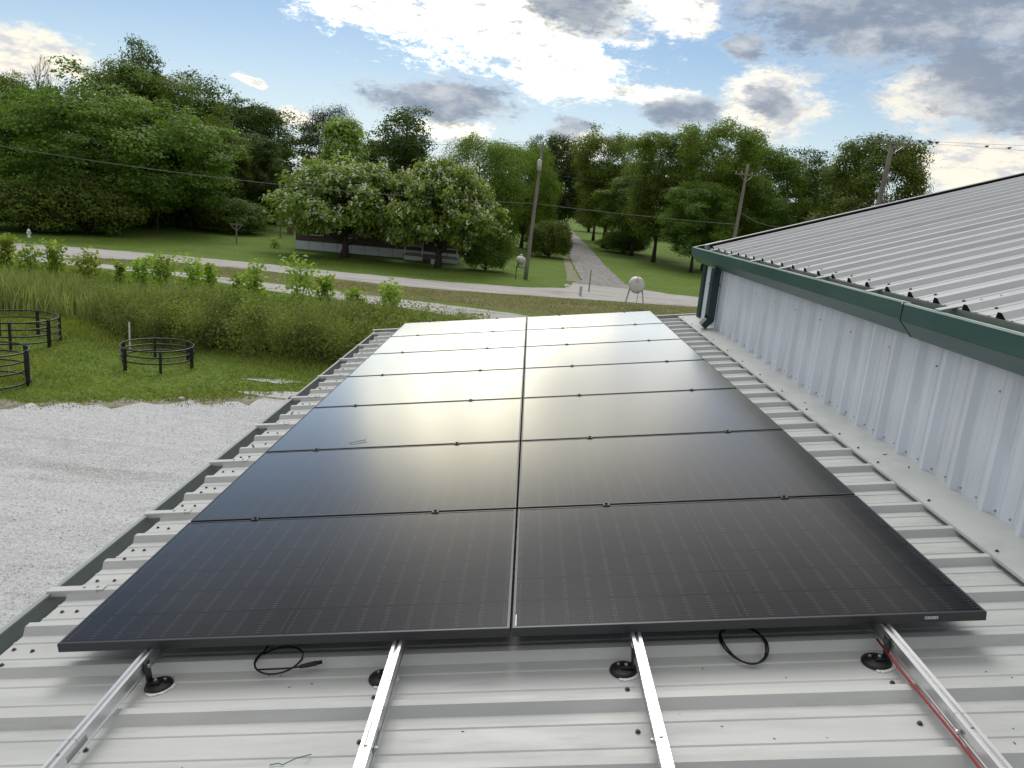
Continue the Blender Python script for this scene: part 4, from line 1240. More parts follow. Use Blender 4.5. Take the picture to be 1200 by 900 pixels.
# low shade bushes along the back of the lawn
nn_ = 40000
line = np.array([(-80, 70), (-60, 72.5), (-47, 77), (-42.5, 83), (-43.5, 96), (-43, 106), (-38, 113), (-28, 116), (-10, 118), (-2, 122)], float)
seg = g.integers(0, len(line) - 1, nn_); tt = g.random(nn_)[:, None]
xy = line[seg] * (1 - tt) + line[seg + 1] * tt + g.normal(0, 1.1, (nn_, 2)) + np.array([-1.2, 2.0])
xs, ys = xy[:, 0], xy[:, 1]
zs = np.clip(3.0 + 1.0 * np.sin(xs * 0.55 + ys * 0.2) + 0.8 * np.sin(xs * 1.3 + ys), 0.8, 6) * g.random(nn_) ** 0.8
tag(leaf_cloud('undergrowth', np.stack([xs, ys, zs], 1), np.tile(np.array([0.0, -0.5, 0.7]), (nn_, 1)), 0.40, M['leaf_b'], None, 79), 'dark undergrowth along the back of the left lawn', 'undergrowth', kind='stuff')

# ---- weeds between the lot and the track
def in_poly(x, y, poly):
    c = np.zeros(len(x), bool)
    n = len(poly)
    for i in range(n):
        x1, y1 = poly[i]; x2, y2 = poly[(i + 1) % n]
        hit = ((y1 > y) != (y2 > y)) & (x < (x2 - x1) * (y - y1) / (y2 - y1 + 1e-12) + x1)
        c ^= hit
    return c
def scatter(poly, n, seed):
    g = np.random.default_rng(seed)
    px = [p[0] for p in poly]; py = [p[1] for p in poly]
    x = g.uniform(min(px), max(px), n * 3); y = g.uniform(min(py), max(py), n * 3)
    k = in_poly(x, y, poly)
    return x[k][:n], y[k][:n]
WEEDS = [(-18.0, 28.6), (-15.6, 25.9), (-14.2, 24.6), (-11.6, 24.2), (-9.4, 24.0), (-7.2, 23.9), (-4.5, 23.6), (-1.5, 23.5), (-1.0, 33.5), (-6.0, 33.0), (-11.0, 32.5), (-15, 31.5)]
x, y = scatter(WEEDS, 2600, 91)
g = np.random.default_rng(92)
hh = 1.25 + 0.35 * np.sin(x * 0.9) * np.sin(y * 0.7 + 1) + 0.45 * np.sin(x * 2.1 + 0.6) * np.sin(y * 2.4 + 0.5 * x) + g.normal(0, 0.30, len(x)) + 0.35 * np.clip((27 - y) / 3, 0, 1)
hh *= np.clip((36.5 - y) / 8.5, 0.22, 1.0)
hh = np.clip(hh, 0.3, 2.4)
per = 66
f_ = g.random((len(x), per)) ** 0.75
off = g.normal(0, 1, (len(x), per, 2)) * (0.10 + 0.16 * f_[..., None])
pt = np.stack([x[:, None] + off[..., 0], y[:, None] + off[..., 1], hh[:, None] * f_ + 0.03], 2).reshape(-1, 3)
nr = np.tile(np.array([0.0, -0.15, 0.6]), (len(pt), 1)) + np.concatenate([off, np.zeros((*off.shape[:2], 1))], 2).reshape(-1, 3) * 3
tag(leaf_cloud('weeds', pt, nr, 0.125, M['leaf_weed'], None, 93, aspect=0.38, jitter=0.7, droop=0.3), 'dense tall weeds between the grass and the gravel track', 'weeds', kind='stuff')
xw_, yw_, hw_ = x, y, hh
def blades(name, x, y, h, wdt, m, seed, lean=0.35, seg=3):
    """tapering bent blades, one strip each"""
    g = np.random.default_rng(seed)
    n = len(x)
    a = g.uniform(0, 2 * math.pi, n); l = g.uniform(0.1, 1, n) * lean
    v = np.empty((n, seg * 2 + 1, 3)); ca, sa = np.cos(a), np.sin(a)
    fa = g.uniform(0, math.pi, n); fx, fy = np.cos(fa), np.sin(fa)
    for s in range(seg + 1):
        t = s / seg
        bx = x + ca * l * h * t ** 2; by = y + sa * l * h * t ** 2; bz = h * (t - 0.22 * l * t ** 2)
        if s == seg:
            v[:, seg * 2] = np.stack([bx, by, bz], 1)
        else:
            ww = wdt * (1 - 0.55 * t) * 0.5
            v[:, s * 2] = np.stack([bx - fx * ww, by - fy * ww, bz], 1)
            v[:, s * 2 + 1] = np.stack([bx + fx * ww, by + fy * ww, bz], 1)
    k = seg * 2 + 1
    fs = []
    base = (np.arange(n) * k)[:, None]
    idx = []; tot = []
    quads = [base + np.array([[2 * s, 2 * s + 1, 2 * s + 3, 2 * s + 2]]) for s in range(seg - 1)]
    tri = base + np.array([[2 * (seg - 1), 2 * (seg - 1) + 1, 2 * seg]])
    li = np.concatenate([np.concatenate(quads, 1), tri], 1) if quads else tri
    per_ = [4] * (seg - 1) + [3]
    starts = np.cumsum([0] + per_[:-1])
    ls = (np.arange(n)[:, None] * sum(per_) + starts[None]).reshape(-1)
    lt = np.tile(np.array(per_), n)
    me = bpy.data.meshes.new(name)
    me.vertices.add(n * k); me.vertices.foreach_set('co', v.reshape(-1).astype(np.float32))
    me.loops.add(li.size); me.loops.foreach_set('vertex_index', li.reshape(-1).astype(np.int32))
    me.polygons.add(len(ls)); me.polygons.foreach_set('loop_start', ls.astype(np.int32))
    try: me.polygons.foreach_set('loop_total', lt.astype(np.int32))
    except Exception: pass
    me.materials.append(m); me.update(calc_edges=True); me.validate()
    o = bpy.data.objects.new(name, me); col.objects.link(o)
    return o
REEDS = [(-34, 29.5), (-22.0, 28.2), (-19.0, 28.2), (-16.0, 28.0), (-14.0, 29.5), (-13.0, 33.0), (-18, 34.5), (-24, 36), (-36, 38)]
x, y = scatter(REEDS, 9000, 95)
g = np.random.default_rng(96)
hh = (1.35 + 0.25 * np.sin(x * 0.8 + 1) + g.normal(0, 0.22, len(x))) * np.clip((39 - y) / 8, 0.6, 1)
tag(blades('reeds', x, y, np.clip(hh, 0.4, 2.2), 0.055, M['leaf_reed'], 97, 0.5, 3), 'patch of tall pale reeds behind the metal rings', 'reeds', kind='stuff')
x, y = scatter(WEEDS, 3400, 191)
g = np.random.default_rng(192)
k = (np.sin(x * 0.8 + 2) + np.sin(y * 1.1 + x * 0.4) + g.normal(0, 0.5, len(x)) > 0.3) & (y > 25.6)
x, y = x[k], y[k]
hh = np.clip(1.55 + 0.4 * np.sin(x * 1.4) + g.normal(0, 0.3, len(x)), 0.5, 2.3) * np.clip((38.5 - y) / 8.5, 0.4, 1.0)
nst = 6
X = np.repeat(x, nst) + g.normal(0, 0.12, len(x) * nst); Y = np.repeat(y, nst) + g.normal(0, 0.12, len(x) * nst)
tag(blades('stalks', X, Y, np.clip(np.repeat(hh, nst) * g.uniform(0.6, 1.08, len(X)), 0.2, 2.5), 0.032, M['leaf_reed'], 194, 0.45, 3), 'thin pale stalks standing among the tall weeds', 'weeds', kind='stuff')
MEADOW = [(-45, 36), (-34, 35.5), (-24, 34.5), (-16, 31.5), (-6, 31.5), (0.5, 33.0), (0.5, 38.0), (-3.4, 38.3), (-6.5, 39.6), (-14.3, 41.5), (-20.7, 44.2), (-30, 45.0), (-50, 47)]
x, y = scatter(MEADOW, 30000, 98)
g = np.random.default_rng(99)
ytr = np.interp(x, [-50, -30, -25, -20.7, -14.3, -6.5, -3.4, 0.5], [46.5, 45.4, 45.1, 44.5, 41.9, 40.0, 38.7, 38.2])
near_track = np.clip((ytr - y) / 5.5, 0.16, 1.0)
tag(blades('meadow_grass', x, y, near_track * np.clip(0.36 + 0.12 * np.sin(x) * np.sin(y * 1.3) + g.normal(0, 0.1, len(x)), 0.1, 0.8), 0.045, M['leaf_weed'], 100, 0.6, 2), 'rough long grass along the near side of the gravel track', 'grass', kind='stuff')
NEAR = [(-34, 14.8), (-18, 15.9), (-13.4, 16.6), (-11.6, 17.2), (-9.7, 18.0), (-7.8, 19.0), (-6.8, 20.6), (-3.0, 21.0), (-1.2, 21.0), (-1.2, 25.5), (-7.2, 24.6), (-11.6, 25.0), (-14.2, 25.5), (-17, 28.6), (-22, 29.0), (-40, 31)]
x, y = scatter(NEAR, 62000, 101)
g = np.random.default_rng(102)
hh = 0.085 + 0.05 * np.clip(np.sin(x * 0.7 + 0.3) + np.sin(y * 0.9 + x * 0.2), -0.6, 1.5) + g.normal(0, 0.02, len(x)) + 0.12 * np.clip((y - 23.5) / 4, 0, 1)
tag(blades('lawn_grass', x, y, np.clip(hh, 0.03, 0.5), 0.034, M['grass'], 103, 0.9, 2), 'rough green grass around the metal rings', 'grass', kind='stuff')
EDGE = [(-34, 13.6), (-18, 14.7), (-13.4, 15.8), (-11.6, 16.5), (-9.7, 17.3), (-7.5, 18.3), (-6.4, 19.4), (-5, 19.6), (-5, 21.6), (-7.5, 20.2), (-9.7, 18.6), (-13.4, 17.2), (-18, 16.4), (-34, 15.6)]
x, y = scatter(EDGE, 9000, 104)
k = np.sin(x * 1.9) + np.sin(y * 2.3 + x) + np.random.default_rng(7).normal(0, 0.7, len(x)) > 0.1
x, y = x[k], y[k]
tag(blades('edge_grass', x, y, np.clip(np.random.default_rng(105).normal(0.06, 0.03, len(x)), 0.02, 0.15), 0.035, M['grass_dry'], 106, 1.0, 2), 'thin dry grass creeping into the white gravel', 'grass', kind='stuff')
x, y = scatter([(-32, 49.3), (-26, 49.4), (-17, 46.9), (-10, 45.4), (-3, 43.9), (2, 43.4), (12, 43.4), (30, 46), (30, 56), (12, 53.4), (2, 51.6), (-5.7, 50.0), (-12, 50.1), (-19, 51.5), (-26, 51.9), (-31, 50.2)], 15000, 107)
tag(blades('verge_grass', x, y, np.clip(np.random.default_rng(108).normal(0.10, 0.05, len(x)), 0.02, 0.3), 0.06, M['grass_dry'], 109, 1.0, 2), 'dry mown grass between the road and the gravel track', 'grass', kind='stuff')

# ---- saplings along the track
def sapling(x, y, h, seed, lab, wide=0.42):
    t_ = thing('sapling', lab, 'sapling', (x, y, 0), 0, 'saplings growing among the weeds by the track')
    g = np.random.default_rng(seed)
    st = MB(); tips = []
    ns = 4
    for k in range(ns):
        a = 2 * math.pi * (k / ns + g.uniform(-.1, .1))
        tip = Vector((math.cos(a) * h * wide * 0.55 * g.uniform(.3, 1), math.sin(a) * h * wide * 0.55 * g.uniform(.3, 1), h * g.uniform(0.72, 1.0)))
        st.tube([(0.03 * math.cos(a), 0.03 * math.sin(a), 0), tip * 0.5 + Vector((0, 0, 0.06)), tip], [0.02, 0.013, 0.005], 5)
        tips.append(tip)
    st.build('stem', M['bark'], t_)
    n = int(340 * h / 1.7)
    k = g.integers(0, ns, n); f = g.uniform(0.28, 1.02, n)
    tp = np.array([list(t) for t in tips])[k] * f[:, None]
    r = h * wide * 0.30 * (1.15 - 0.75 * np.abs(f - 0.5))
    pts = tp + g.normal(0, 1, (n, 3)) * r[:, None] * np.array([1, 1, 0.55])
    pts[:, 2] = np.clip(pts[:, 2], 0.15, None)
    leaf_cloud('foliage', pts, np.tile(np.array([0, -0.1, 0.8]), (n, 1)), 0.24, M['leaf_sap'], t_, seed + 1, aspect=0.62, jitter=0.5, droop=0.8)
SAP = [(-28.7, 39.0, 2.6, 'sapling at the left edge of the photo, in front of the road'), (-26.4, 37.3, 2.1, 'dark leafy sapling second from the left edge, above the reeds'), (-25.3, 37.9, 2.2, 'upright bright sapling third from the left edge, above the reeds'),
       (-23.0, 36.8, 2.0, 'round bright sapling alone above the middle of the reeds'), (-21.6, 37.5, 1.4, 'small sapling just right of the round one above the reeds'), (-19.9, 36.5, 2.0, 'bright yellowish sapling left of the tall large-leaved one'),
       (-18.7, 36.3, 2.5, 'tall large-leaved sapling standing out against the track'), (-17.2, 36.5, 2.2, 'slim sapling just right of the tall large-leaved one'), (-16.0, 35.7, 2.0, 'broad yellowish sapling above the weeds, left of the middle'),
       (-15.0, 37.0, 1.5, 'small dark sapling right of the broad yellowish one'), (-13.4, 34.6, 2.4, 'round sapling alone in front of the track bend'), (-10.9, 33.9, 2.9, 'tallest wispy sapling above the weeds, left of the roof edge'),
       (-9.8, 34.4, 2.3, 'thin sapling leaning beside the tallest wispy one'), (-8.4, 35.1, 1.8, 'dark low sapling between the wispy one and the last round one'), (-6.9, 36.3, 2.1, 'round sapling nearest the roof corner, last on the right')]
for i, (x, y, h, lab) in enumerate(SAP):
    sapling(x, y, h, 200 + i * 3, lab, (0.26, 0.40, 0.33, 0.45)[i % 4])
sapling(-25.0, 72.6, 0.9, 300, 'small shrub on the lawn by the corner of the mobile home', 0.9)

# ================================================================== metal rings on the grass
def feeder(name, label, x, y, r, h, zs, n_post, a0, pr=0.038):
    t_ = thing(name, label, 'metal ring', (x, y, 0), 0, 'black metal rings on the grass')
    for z in zs:
        MB().ring_tube((0, 0, z), r, 0.026, 56, 8).build('ring_rail', M['iron'], t_, True)
    src = None
    for k in range(n_post):
        a = a0 + 2 * math.pi * k / n_post
        loc = ((r + 0.03) * math.cos(a), (r + 0.03) * math.sin(a), 0)
        if src is None:
            m_ = MB(); m_.box((0, 0, h / 2 + 0.01), (0.085, 0.085, h + 0.04), 0, 0.008)
            src = m_.build('post', M['iron'], t_); src.location = loc; src.rotation_euler = (0, 0, a)
        else:
            share(src, 'post', t_, loc, a)
feeder('feeder_ring', 'low black metal ring standing alone on the grass near the white stake', -12.05, 21.95, 1.12, 0.70, (0.30, 0.50, 0.70), 6, math.radians(-60))
feeder('feeder_ring', 'black metal ring cut by the left edge, nearest the gravel', -15.15, 18.05, 1.15, 1.02, (0.10, 0.46, 0.74, 1.0), 7, math.radians(-42))
feeder('feeder_ring', 'black metal ring at the left edge, farther back by the reeds', -17.75, 23.3, 1.35, 0.95, (0.22, 0.46, 0.70, 0.94), 7, math.radians(-10))
def stake(name, lab, x, y, h, r, m, cat='stake'):
    o = MB().lathe([(r, 0), (r, h - 0.03), (r * 0.8, h)], 10).build(name, m); o.location = (x, y, 0)
    return tag(o, lab, cat)
stake('stake', 'white stake in the grass behind the lone low ring', -14.0, 23.9, 0.98, 0.03, M['pvc'])
stake('stake', 'pale stake at the lawn edge under the huge left tree', -41.4, 82.5, 1.7, 0.06, M['wood_grey'])
stake('stake', 'pale stake on the lawn, right of the other one', -41.1, 89.9, 1.5, 0.06, M['wood_grey'])
stake('post', 'thin pale post at the road junction', 5.04, 58.2, 1.75, 0.045, M['wood_grey'], 'post')
stake('post', 'short grey box-topped post at the roadside by the junction', 4.13, 54.57, 0.75, 0.10, M['steel'], 'post')
stake('post', 'thin black post beside the tall utility pole', -0.94, 62.9, 1.15, 0.035, M['iron'], 'post')
def rock(name, lab, x, y, s, seed):
    g = random.Random(seed)
    import bmesh
    bm = bmesh.new(); bmesh.ops.create_icosphere(bm, subdivisions=2, radius=s)
    for v in bm.verts:
        v.co *= g.uniform(0.8, 1.15); v.co.z = max(v.co.z * 0.6, -0.01)
    me = bpy.data.meshes.new(name); bm.to_mesh(me); bm.free(); me.materials.append(M['stone'])
    o = bpy.data.objects.new(name, me); col.objects.link(o); o.location = (x, y, 0.02)
    return tag(o, lab, 'rock')
rock('rock', 'small white rock at the edge of the lawn by the road junction', 3.37, 60.65, 0.30, 1)
rock('rock', 'pale stone in the grass between the lone ring and the gravel', -9.6, 18.3, 0.10, 2)

# ================================================================== fire hydrant
hy = thing('fire_hydrant', 'small white fire hydrant by the far road at the left', 'hydrant', (-41.5, 60.5, 0))
MB().lathe([(0.16, 0), (0.16, 0.05), (0.105, 0.06), (0.105, 0.46), (0.14, 0.47), (0.14, 0.52)], 16).build('barrel', M['white_paint'], hy, True)
MB().lathe([(0.15, 0.52), (0.14, 0.58), (0.10, 0.66), (0.04, 0.70), (0.035, 0.75)], 16).build('bonnet', M['white_paint'], hy, True)
for a in (0, math.pi, -math.pi / 2):
    m_ = MB().lathe([(0.07, 0.08), (0.07, 0.16), (0.055, 0.19)], 12, (0, 0, 0), 'X')
    o = m_.build('nozzle', M['white_paint'], hy, True); o.location = (0, 0, 0.38); o.rotation_euler = (0, 0, a)

# ================================================================== clothesline posts
def tpost(x, y, h, lab):
    t_ = thing('clothesline_post', lab, 'post', (x, y, 0), math.radians(8), 'wooden clothesline posts on the lawn')
    MB().box((0, 0, h / 2), (0.12, 0.12, h), 0, 0.01).build('upright', M['wood_grey'], t_)
    MB().box((0, -0.08, h - 0.08), (1.25, 0.05, 0.12)).build('crossarm', M['wood_grey'], t_)
    for s in (-1, 1):
        MB().hexa([(s * 0.06, -0.05, h - 0.62), (s * 0.50, -0.05, h - 0.14), (s * 0.60, -0.05, h - 0.14), (s * 0.06, -0.05, h - 0.74), (s * 0.06, 0.0, h - 0.62), (s * 0.50, 0.0, h - 0.14), (s * 0.60, 0.0, h - 0.14), (s * 0.06, 0.0, h - 0.74)]).build('brace', M['wood_grey'], t_)
tpost(-28.9, 72.9, 2.0, 'grey wooden clothesline post with crossarm, left one on the lawn')
tpost(-29.0, 86.6, 2.0, 'grey wooden clothesline post with crossarm, right one near the mobile home')

# ================================================================== mobile home under the blossoming trees
mh = thing('mobile_home', 'brown and white mobile home half hidden by the blossoming trees', 'house', (-15.2, 76.5, 0), math.radians(3))
L2, D2 = 8.3, 2.1
k = 0
pn = None
for i in range(12):                              # skirting panels
    x = -L2 + 0.02 + (i + 0.5) * (2 * L2 / 12)
    if pn is None:
        pn = MB().box((0, -D2 - 0.02, 0.42), (2 * L2 / 12 - 0.03, 0.03, 0.84)).build('skirting_panel', M['skirting'], mh); pn.location = (x, 0, 0)
    else:
        share(pn, 'skirting_panel', mh, (x, 0, 0))
MB().box((0, 0.01, 0.40), (2 * L2 - 0.2, 2 * D2 - 0.04, 0.8)).build('base', M['roof_dark'], mh)
MB().box((0, 0, 1.35), (2 * L2, 2 * D2, 1.0)).build('lower_wall', M['brown_siding'], mh)
MB().box((0, 0, 2.42), (2 * L2 - 0.01, 2 * D2 - 0.01, 1.12)).build('upper_wall', M['white_siding'], mh)
MB().prism([(-D2 - 0.25, 2.98), (D2 + 0.25, 2.98), (D2 + 0.25, 3.08), (0, 3.5), (-D2 - 0.25, 3.08)], 'X', -L2 - 0.2, L2 + 0.2).build('roof', M['white_paint'], mh)
for x, w_ in ((-6.2, 1.2), (-3.0, 1.5), (1.2, 1.2), (6.2, 1.1)):
    wi = MB().box((x, -D2 - 0.01, 2.0), (w_, 0.03, 0.95)).build('window', M['window'], mh)
    fr_ = MB()
    for s in (-1, 1):
        fr_.box((x + s * (w_ / 2 + 0.03), -D2 - 0.02, 2.0), (0.06, 0.05, 1.07)); fr_.box((x, -D2 - 0.02, 2.0 + s * 0.505), (w_ + 0.1, 0.045, 0.06))
    fr_.build('frame', M['white_paint'], wi)
po = thing('porch', 'grey wooden porch with posts in front of the mobile home', 'porch', (-9.6, 73.4, 0), math.radians(3))
MB().box((0, 0, 0.52), (5.4, 2.0, 0.12)).build('deck', M['wood_grey'], po)
MB().prism([(-1.25, 2.75), (1.3, 3.1), (1.3, 3.16), (-1.25, 2.81)], 'X', -2.8, 2.8).build('roof', M['white_paint'], po)
for x in (-2.55, -0.85, 0.85, 2.55):
    MB().box((x, -0.92, 1.4), (0.12, 0.12, 2.75), 0, 0.01).build('post', M['white_paint'], po)
for x0, x1 in ((-2.5, -0.9), (0.9, 2.5)):
    MB().box(((x0 + x1) / 2, -0.92, 1.42), (x1 - x0, 0.05, 0.09)).build('handrail', M['white_paint'], po)
    MB().box(((x0 + x1) / 2, -0.93, 0.32), (x1 - x0, 0.03, 0.56)).build('skirt', M['white_paint'], po)
for i in range(9):
    MB().box((-2.45 + i * 0.19, -0.98, 1.95), (0.17, 0.025, 1.25)).build('board', M['grey_siding'], po)
for i in range(3):
    MB().box((0, -1.15 - 0.28 * i, 0.40 - 0.15 * i), (1.5, 0.28, 0.06)).build('step', M['wood_grey'], po)
bx_ = thing('utility_box', 'small white box standing on the grass before the porch', 'box', (-8.9, 70.6, 0))
MB().box((0, 0, 0.22), (0.75, 0.5, 0.44), 0.2, 0.03).build('body', M['white_paint'], bx_)
MB().box((0, 0, 0.46), (0.8, 0.55, 0.05), 0.2, 0.01).build('lid', M['white_enamel'], bx_)
sh = thing('shed', 'small tan wooden shed behind the left blossoming tree', 'shed', (-29.5, 97.0, 0), math.radians(-10))
MB().box((0, 0, 1.25), (3.0, 2.6, 2.5)).build('wall', M['wood_brown'], sh)
MB().prism([(-1.7, 2.5), (1.7, 2.5), (0, 3.3)], 'Y', -1.5, 1.5).build('roof', M['roof_dark'], sh)
MB().box((-0.4, -1.32, 1.0), (0.9, 0.05, 1.95)).build('door', M['wood_grey'], sh)
wp = thing('meter_post', 'white post with meter box by the corner of the mobile home', 'post', (-26.3, 83.6, 0))
MB().box((0, 0, 1.7), (0.16, 0.16, 3.4), 0, 0.01).build('post', M['white_paint'], wp)
MB().box((0, -0.15, 1.7), (0.3, 0.16, 0.5), 0, 0.02).build('meter_box', M['steel'], wp)
pp = thing('plank_post', 'grey wooden post standing beside the white meter post', 'post', (-25.3, 83.2, 0))
MB().box((0, 0, 1.6), (0.20, 0.14, 3.2), 0.1, 0.01).build('upright', M['wood_grey'], pp)
MB().box((0, 0, 3.22), (0.26, 0.20, 0.05), 0.1).build('cap', M['wood_grey'], pp)
bh = thing('brick_house', 'red brick house peeping out between trees at the left edge', 'house', (-66.0, 92.0, 0), math.radians(12))
MB().box((0, 0, 1.2), (9, 6, 2.4)).build('wall', M['brick'], bh)
MB().prism([(-3.5, 2.4), (3.5, 2.4), (0, 4.3)], 'X', -4.9, 4.9).build('roof', M['white_siding'], bh)
for x in (-2.5, 1.5):
    wi = MB().box((x, -3.01, 1.35), (1.2, 0.04, 1.1)).build('window', M['window'], bh)
    MB().box((x, -3.03, 0.76), (1.4, 0.1, 0.08)).build('sill', M['white_paint'], wi)

# ================================================================== tanks
ft = thing('fuel_tank', 'white round fuel tank on four thin legs beside the road', 'tank', (7.6, 50.2, 0), math.radians(-6))
MB().lathe([(0.05, -0.85), (0.34, -0.835), (0.47, -0.80), (0.53, -0.745), (0.53, 0.72), (0.50, 0.80), (0.36, 0.88), (0.12, 0.92)], 28, (0, 0, 1.62), 'Y').build('shell', M['white_enamel'], ft, True)
for s in (-1, 1):
    for q in (-0.55, 0.55):
        MB().tube([(s * 0.68, q * 1.15, 0), (s * 0.42, q, 1.36)], 0.030, 6).build('leg', M['steel'], ft)
    MB().tube([(s * 0.60, -0.62, 0.42), (s * 0.60, 0.62, 0.42)], 0.02, 6).build('brace', M['steel'], ft)
MB().lathe([(0.06, 2.12), (0.06, 2.22), (0.045, 2.24)], 10, (0, -0.3, 0)).build('filler_cap', M['steel'], ft)
MB().ring_tube((0, 0, 0), 0.50, 0.012, 28, 6).build('rim', M['steel'], ft).matrix_local = Matrix.Translation((0, -0.78, 1.62)) @ Matrix.Rotation(math.pi / 2, 4, 'X')
MB().tube([(0.1, -0.93, 1.3), (0.12, -0.98, 1.0), (0.1, -0.97, 0.45)], 0.018, 6).build('hose', M['rubber'], ft)
pt_ = thing('propane_tank', 'small white propane tank on the lawn left of the utility pole', 'tank', (-0.75, 76.5, 0), math.radians(15))
MB().lathe([(0.08, -0.8), (0.28, -0.74), (0.38, -0.6), (0.40, -0.5), (0.40, 0.5), (0.38, 0.6), (0.28, 0.74), (0.08, 0.8)], 20, (0, 0, 0.72), 'Y').build('shell', M['white_enamel'], pt_, True)
MB().lathe([(0.14, 1.08), (0.15, 1.22), (0.12, 1.30), (0.05, 1.33)], 14).build('valve_dome', M['white_enamel'], pt_, True)
for q in (-0.45, 0.45):
    MB().box((0, q, 0.18), (0.5, 0.10, 0.36)).build('foot', M['steel'], pt_)

# ================================================================== utility poles, wires, birds
def upole(name, lab, base, top, r, cross, tilt_to):
    t_ = thing(name, lab, 'utility pole', base, 0, 'wooden utility poles')
    d = Vector(top) - Vector(base)
    n = 8
    pts = [d * (k / n) for k in range(n + 1)]
    MB().tube(pts, [r * (1 - 0.36 * k / n) for k in range(n + 1)], 14).build('shaft', M['wood_pole'], t_, True)
    if cross:
        c = d * ((d.length - cross[1]) / d.length)
        a = cross[2]; h = cross[0] / 2
        ux, uy = math.cos(a), math.sin(a)
        m_ = MB(); m_.box((c.x - 0.12 * -uy * -1, c.y - 0.14, c.z), (cross[0], 0.09, 0.12), a)
        m_.build('crossarm', M['wood_pole'], t_)
        for s in (-0.92, -0.45, 0.45, 0.92):
            MB().lathe([(0.02, 0.06), (0.045, 0.10), (0.05, 0.16), (0.03, 0.20), (0.02, 0.22)], 9, (c.x + ux * h * s, c.y - 0.14 + uy * h * s, c.z)).build('insulator', M['steel'], t_)
        for s in (-1, 1):
            MB().tube([(c.x + ux * h * 0.55 * s, c.y - 0.15 + uy * h * 0.55 * s, c.z - 0.05), (c.x, c.y - 0.13, c.z - 0.62)], 0.016, 5).build('brace', M['steel'], t_)
    return t_
p1 = upole('utility_pole', 'tall wooden utility pole with transformer at the road junction', (-0.1, 63.8, 0), (0.32, 63.8, 11.4), 0.19, None, None)
tf = MB().lathe([(0.17, 9.15), (0.20, 9.2), (0.20, 9.95), (0.17, 10.02), (0.05, 10.08)], 16, (0.30, 63.8 - 63.8 - 0.36, 0)).build('transformer', M['steel'], p1, True)
MB().lathe([(0.03, 10.08), (0.05, 10.15), (0.03, 10.32)], 8, (0.36, -0.36, 0)).build('bushing', M['steel'], tf)
MB().box((0.26, -0.15, 9.55), (0.10, 0.24, 0.10)).build('bracket', M['steel'], tf)
MB().lathe([(0.025, 11.4), (0.05, 11.48), (0.025, 11.62)], 8, (0.42, 0, 0)).build('insulator', M['steel'], p1)
p2 = upole('utility_pole', 'slimmer utility pole with crossarm standing before the grove', (17.75, 66.0, 0), (18.15, 66.0, 11.4), 0.18, (2.2, 0.9, 0.25), None)
p3 = upole('utility_pole', 'largest utility pole with crossarm rising behind the barn roof', (19.6, 43.0, 0), (19.95, 43.0, 11.62), 0.19, (2.5, 0.12, 0.05), None)
def cable(name, lab, a, b, sag, r, m, n=24):
    a, b = Vector(a), Vector(b)
    pts = []
    for k in range(n + 1):
        t = k / n
        p = a.lerp(b, t); p.z -= sag * 4 * t * (1 - t)
        pts.append(p)
    return tag(MB().tube(pts, r, 6).build(name, m, None, True), lab, 'cable', 'overhead cables')
cable('overhead_cable', 'thick grey overhead cable crossing the left half of the photo in front of the trees', (0.10, 63.66, 6.46), (-62, 61.0, 9.0), 1.35, 0.030, M['wire'])
cable('overhead_cable', 'grey overhead cable from the tall pole towards the grove pole', (0.14, 63.66, 6.46), (18.0, 65.9, 6.25), 0.10, 0.024, M['wire'])
cable('overhead_cable', 'thin upper wire from the tall pole top to the left', (0.42, 63.8, 11.60), (-62, 61, 11.4), 2.2, 0.012, M['wire_dark'])
cable('overhead_cable', 'thin upper wire from the tall pole top to the grove pole', (0.42, 63.8, 11.60), (18.1, 65.9, 11.40), 0.35, 0.012, M['wire_dark'])
cable('overhead_cable', 'lower thin wire between the grove pole and the tall pole', (0.36, 63.6, 9.0), (18.1, 65.9, 8.8), 0.25, 0.014, M['wire_dark'])
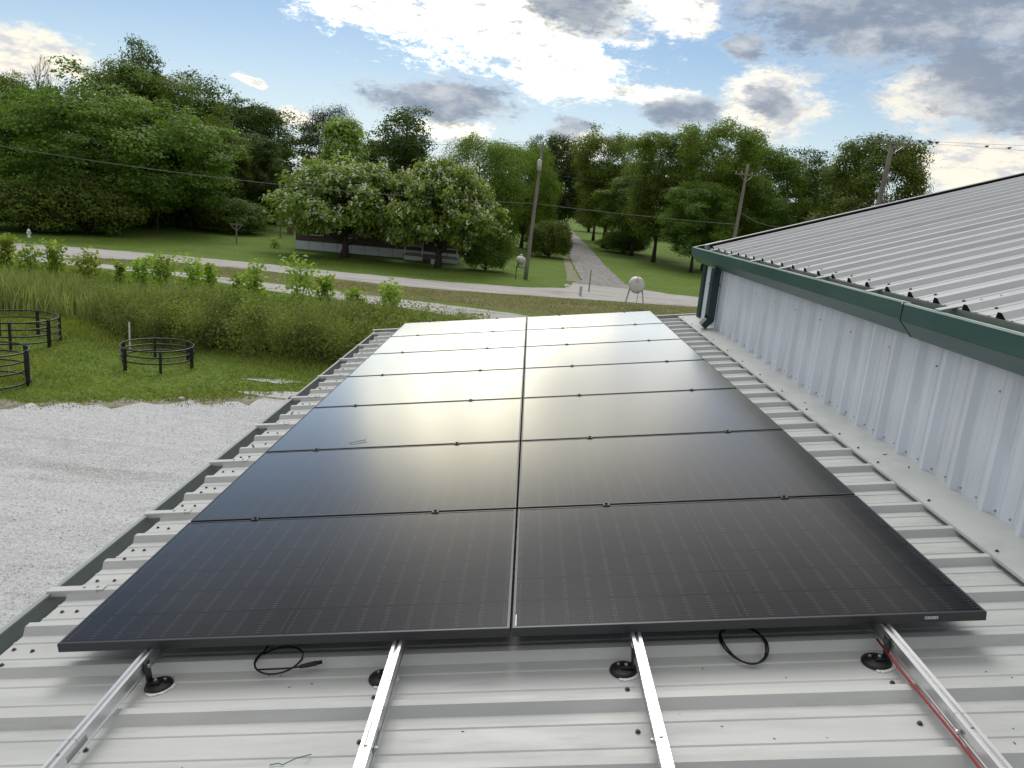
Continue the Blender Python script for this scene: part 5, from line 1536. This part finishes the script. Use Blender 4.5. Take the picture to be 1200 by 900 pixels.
cable('overhead_cable', 'thin wire between the grove pole crossarm and the largest pole', (19.0, 65.9, 10.65), (19.0, 43.0, 11.55), 0.5, 0.012, M['wire_dark'])
cable('overhead_cable', 'sagging wire from the middle of the grove pole to the largest pole', (17.95, 65.9, 7.4), (19.8, 43.1, 8.6), 1.6, 0.016, M['wire_dark'])
cable('overhead_cable', 'upper of the two thin wires running right from the largest pole', (20.3, 42.86, 11.72), (48, 42.0, 13.2), 0.15, 0.007, M['wire_dark'])
cable('overhead_cable', 'lower of the two thin wires running right from the largest pole', (21.05, 42.86, 11.66), (48, 41.0, 12.6), 0.25, 0.007, M['wire_dark'])
def bird(x, y, z, rz, lab):
    t_ = thing('bird', lab, 'bird', (x, y, z), rz, 'birds perched on the wires')
    MB().lathe([(0.008, -0.13), (0.035, -0.08), (0.055, -0.01), (0.050, 0.05), (0.032, 0.09), (0.010, 0.12)], 10, (0, 0, 0.07), 'X').build('body', M['bird'], t_, True)
    MB().lathe([(0.006, -0.032), (0.026, -0.016), (0.030, 0.004), (0.020, 0.024), (0.004, 0.060)], 9, (0.115, 0, 0.118), 'X').build('head', M['bird'], t_, True)
    MB().hexa([(-0.26, -0.022, 0.05), (-0.10, -0.03, 0.05), (-0.10, 0.03, 0.05), (-0.26, 0.022, 0.05), (-0.26, -0.022, 0.058), (-0.10, -0.03, 0.075), (-0.10, 0.03, 0.075), (-0.26, 0.022, 0.058)]).build('tail', M['bird'], t_)
    MB().tube([(0.01, 0.015, 0.03), (0.01, 0.015, 0.0)], 0.005, 5).build('leg', M['bird'], t_)
def wire_z(x):
    t = (x - 21.05) / 26.95
    return 11.66 + 0.94 * t - 0.25 * 4 * t * (1 - t) + 0.008
for x, lab, rz in ((21.35, 'small dark bird perched nearest the end of the crossarm', 0.3), (21.95, 'small dark bird in the middle of three near the crossarm', 2.9), (22.3, 'small dark bird, right one of three near the crossarm', 0.2),
                   (25.0, 'dark bird on the lower wire, left of the last one', 0.4), (26.2, 'dark bird farthest right on the lower wire', 0.2)):
    bird(x, 42.86 - 1.86 * (x - 21.05) / 26.95, wire_z(x), rz, lab)
